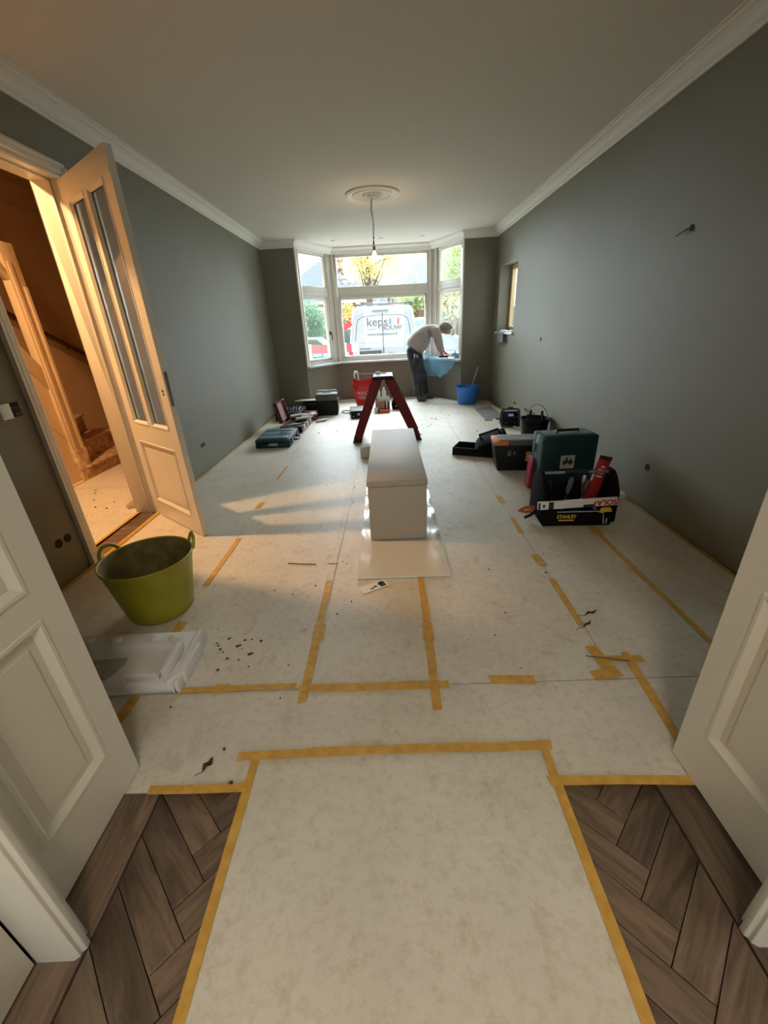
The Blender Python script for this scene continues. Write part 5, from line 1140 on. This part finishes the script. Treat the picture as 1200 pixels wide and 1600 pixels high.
# barriers
def barrier(x, y, L, z, rz, label, tilt=0, stripes=2):
    t = thing('road_barrier', label, 'barrier', (x, y, -.25), rz, rot=(0, tilt, rz)); n = stripes*2
    for k in range(n):
        mb = MB(); mb.box((-L/2+L*k/n, -.02, z), (-L/2+L*(k+1)/n, .02, z+.22)); mb.build('board', BARR if k % 2 == 0 else WHITEO, t)
    for s in (-1, 1):
        mb = MB(); mb.box((s*L/2-.03, -.03, .0), (s*L/2+.03, .03, z+.25)); mb.box((s*L/2-.05, -.25, 0), (s*L/2+.05, .25, .06)); mb.build('post', WHITEO, t)
barrier(-1.60, 12.2, .95, 1.05, 0, 'red and white barrier board outside the left bay pane', stripes=1)
barrier(-.97, 12.75, .36, 1.03, 0, 'short red and white barrier beside the van rear', stripes=1)
t = thing('red_plank', 'slanting red barrier arm left of the van', 'barrier', (-1.15, 12.4, -.25)); mb = MB(); mb.box((-.30, -.015, -.05), (.30, .015, .08), 0, rotm('Y', math.radians(-32), (0, 0, 1.62))); mb.build('arm', BARR, t); mb = MB(); mb.box((-.33, -.02, 0), (-.28, .02, 1.5)); mb.build('post', WHITEO, t)
t = thing('low_railing', 'low black metal railing behind the barriers at left', 'railing', (-2.6, 15.5, -.25))
for k in range(9):
    mb = MB(); mb.box((-1.4+.35*k, -.012, 0), (-1.37+.35*k, .012, 1.15)); mb.build('bar', VANG, t)
mb = MB(); mb.box((-1.45, -.015, 1.12), (1.45, .015, 1.16)); mb.box((-1.45, -.015, .75), (1.45, .015, .78)); mb.build('rail', VANG, t)
t = thing('parked_car', 'pale turquoise parked car roof behind the low railing', 'car', (-3.4, 18.0, -.25), .03)
mb = MB(); mb.prism([(-2.0, .3), (2.0, .3), (2.05, .8), (1.3, .92), (.8, 1.38), (-.9, 1.40), (-1.5, .95), (-2.05, .85)], -.8, .8, 'y'); mb.build('body', mat('turquoise_paint', (.28, .50, .48), .3), t, bevel=.06)
mb = MB(); mb.prism([(-1.25, .95), (1.15, .95), (.72, 1.32), (-.82, 1.34)], -.82, .82, 'y'); mb.build('side_glass', CARG, t)
for x in (-1.25, 1.25):
    mb = MB(); mb.tube([(x, -.83, .32), (x, .83, .32)], .32, 20); mb.build('wheel', RUBBER, t, smooth=True)

# houses
def house(name, label, x0, x1, y, depth, eave, ridge, hips=True, wins=(), wallm=BRICK):
    t = thing(name, label, 'house', ((x0+x1)/2, y, -.25)); hw = (x1-x0)/2
    mb = MB(); mb.box((-hw, 0, 0), (hw, depth, eave+.25)); mb.build('wall', wallm, t)
    o = .35; rw = hw*hips; zz = eave+.25
    v = [(-hw-o, -o, zz), (hw+o, -o, zz), (hw+o, depth+o, zz), (-hw-o, depth+o, zz), (-rw, depth/2, ridge+.25), (rw, depth/2, ridge+.25)]
    mb = MB(); mb.add(v, [(0, 1, 5, 4), (1, 2, 5), (2, 3, 4, 5), (3, 0, 4), (3, 2, 1, 0)]); mb.build('roof', ROOF, t)
    mb = MB(); mb.box((-hw-o, -o-.04, zz-.15), (hw+o, -o+.04, zz+.02)); mb.build('gutter', WHITEO, t)
    mb = MB(); mb.box((hw*.3, depth*.45, ridge-.8), (hw*.3+.6, depth*.45+.6, ridge+.9)); mb.build('chimney', wallm, t)
    for (wx, wz, ww, wh2) in wins:
        mb = MB(); mb.box((wx-ww/2, -.06, wz), (wx+ww/2, .02, wz+wh2)); wf = mb.build('window_frame', WHITEO, t)
        nn = max(1, round(ww/.7))
        for k in range(nn):
            a = wx-ww/2+.07+(ww-.07)*k/nn; mb = MB(); mb.box((a, -.08, wz+.07), (a+(ww-.07)/nn-.07, -.062, wz+wh2-.07)); mb.build('window_pane', DARKG, wf)
    return t
house('brick_house', 'brick house with a steep blue-grey hipped roof beyond the left pane', -7.6, -1.2, 31, 8, 3.1, 5.95, .12, ((-1.2, 1.0, 1.8, 1.5), (1.5, 1.0, 2.0, 1.5)))
house('brick_house', 'house with blue-grey hipped roof beyond the right of the centre pane', 1.25, 8.0, 33, 8, 3.9, 6.0, .6, ((-1.6, .4, 2.6, 1.3), (1.2, 2.0, 1.6, 1.0)))
house('brick_house', 'low red brick house behind the autumn tree', -3.6, .3, 42.5, 8, 3.4, 5.9, .5, ((-.9, 1.6, 1.2, 1.3), (.9, 1.6, 1.2, 1.3)))
t = thing('flat_roof_annex', 'flat-roofed annex with a band of white windows above the van roof', 'house', (2.0, 29.5, -.25)); mb = MB(); mb.box((-1.7, 0, 0), (1.9, 3, 3.45)); mb.build('wall', BRICK, t)
mb = MB(); mb.box((-1.9, -.2, 3.45), (2.1, 3.1, 3.62)); mb.build('roof_edge', WHITEO, t)
for k in range(4):
    mb = MB(); mb.box((-1.55+.85*k, -.05, 2.55), (-.85+.85*k, 0, 3.30)); wf = mb.build('window_frame', WHITEO, t); mb = MB(); mb.box((-1.49+.85*k, -.06, 2.61), (-.91+.85*k, -.05, 3.24)); mb.build('window_pane', DARKG, wf)
t = thing('red_brick_annex', 'low red-brown annex with white trim left of the van', 'house', (-2.2, 24.5, -.25)); mb = MB(); mb.box((-1.9, 0, 0), (1.8, 3, 2.6)); mb.build('wall', BRICK, t)
mb = MB(); mb.box((-2.0, -.1, 1.72), (1.9, .02, 1.85)); mb.box((-2.0, -.1, 2.6), (1.9, 3.1, 2.72)); mb.build('white_trim', WHITEO, t)
mb = MB(); mb.box((-.6, -.06, .3), (1.5, .0, 1.70)); wf = mb.build('window_frame', WHITEO, t)
for k in range(2): mb = MB(); mb.box((-.5+k*1.0, -.08, .4), (.4+k*1.0, -.06, 1.6)); mb.build('window_pane', DARKG, wf)
t = thing('garden_fence', 'pale wooden garden fence behind the white vehicle at right', 'fence', (5.0, 25, -.25))
for k in range(16):
    mb = MB(); mb.box((-2.4+.3*k, -.02, .1), (-2.4+.3*k+.2, .02, 2.35)); mb.build('fence_board', mat('grey_fence_wood', (.27, .25, .23), .9) if k == 0 else bpy.data.materials['grey_fence_wood'], t)
mb = MB(); mb.box((-2.5, .02, .5), (2.5, .06, .6)); mb.box((-2.5, .02, 1.9), (2.5, .06, 2.0)); mb.build('fence_rail', WHITEO, t)

# trees
def tree(name, label, x, y, h, crown, n, m, lr=.10, seed=1, trunk=.16, lean=0, cat='tree', gnd=-.25):
    rr = random.Random(seed); t = thing(name, label, cat, (x, y, gnd)); mb = MB()
    top = Vector((lean, 0, h)); base = Vector((0, 0, 0))
    mb.tube([base, base.lerp(top, .35)+Vector((.05, 0, 0)), base.lerp(top, .7), top], [trunk, trunk*.8, trunk*.5, trunk*.15], 9)
    (cx, cy_, cz), (rx, ry, rz_) = crown
    tips = []
    for k in range(26):
        a = rr.uniform(0, 2*PI); e_ = rr.uniform(-.6, 1.0); rad = rr.uniform(.45, .95)
        tip = Vector((cx+rx*rad*math.cos(a)*math.cos(e_), cy_+ry*rad*math.sin(a)*math.cos(e_), cz+rz_*rad*math.sin(e_))); tips.append(tip)
        s0 = base.lerp(top, rr.uniform(.3, .85)); mid = s0.lerp(tip, .5)+Vector((rr.uniform(-.15, .15), 0, rr.uniform(0, .25)))
        mb.tube([s0, mid, tip], [trunk*.28, trunk*.15, .008], 5)
    mb.build('trunk', BARK, t, smooth=True)
    v = []; f = []
    cl = tips+[Vector((cx+rx*rr.uniform(-.85, .85), cy_+ry*rr.uniform(-.85, .85), cz+rz_*rr.uniform(-.8, .9))) for _ in range(34)]
    for k in range(n):
        c = cl[k % len(cl)]; s = min(rx, rz_)*.30
        p = c+Vector((rr.gauss(0, s), rr.gauss(0, s), rr.gauss(0, s*.7)))
        d = Vector((rr.gauss(0, 1), rr.gauss(0, 1), rr.gauss(0, 1))).normalized(); q = d.cross(Vector((rr.gauss(0, 1), rr.gauss(0, 1), rr.gauss(0, 1)))).normalized(); s_ = lr*rr.uniform(.6, 1.2)
        b = len(v); v += [p-d*s_, p+q*s_*.5, p+d*s_, p-q*s_*.5]; f.append((b, b+1, b+2, b+3))
    mb = MB(); mb.add(v, f); me = bpy.data.meshes.new('foliage'); me.from_pydata([tuple(a) for a in mb.v], [], mb.f); me.materials.append(m)
    fo = bpy.data.objects.new('foliage', me); C.objects.link(fo); fo.parent = t; fo['kind'] = 'stuff'
    return t
tree('autumn_tree', 'tree with yellow and orange autumn leaves in the middle of the window', -.70, 23, 7.2, ((0.30, 0, 4.6), (1.75, .9, 1.5)), 3400, LEAFY, .085, 3, .17)
tree('leafy_tree', 'pale green leafy tree filling the right bay pane', 5.1, 23, 6.8, ((-.9, 0, 4.2), (1.6, 1.0, 2.3)), 5200, LEAFG, .10, 5, .2)
tree('low_shrub', 'yellow-orange low branches behind the van roof at left', -2.6, 22.6, 3.6, ((.45, 0, 2.35), (.75, .6, .45)), 900, LEAFY, .08, 8, .06, cat='shrub')
tree('green_bush', 'green bush in the left bay pane', -4.1, 20.5, 2.6, ((.3, 0, 1.75), (1.0, .8, 1.1)), 4200, LEAFD, .085, 11, .07, cat='shrub')
tree('yellow_hedge', 'yellow-green bush behind the van roof in the centre pane', 1.9, 27.6, 4.0, ((0, 0, 2.9), (1.6, .8, .6)), 1600, LEAFG, .10, 13, .07, cat='shrub')
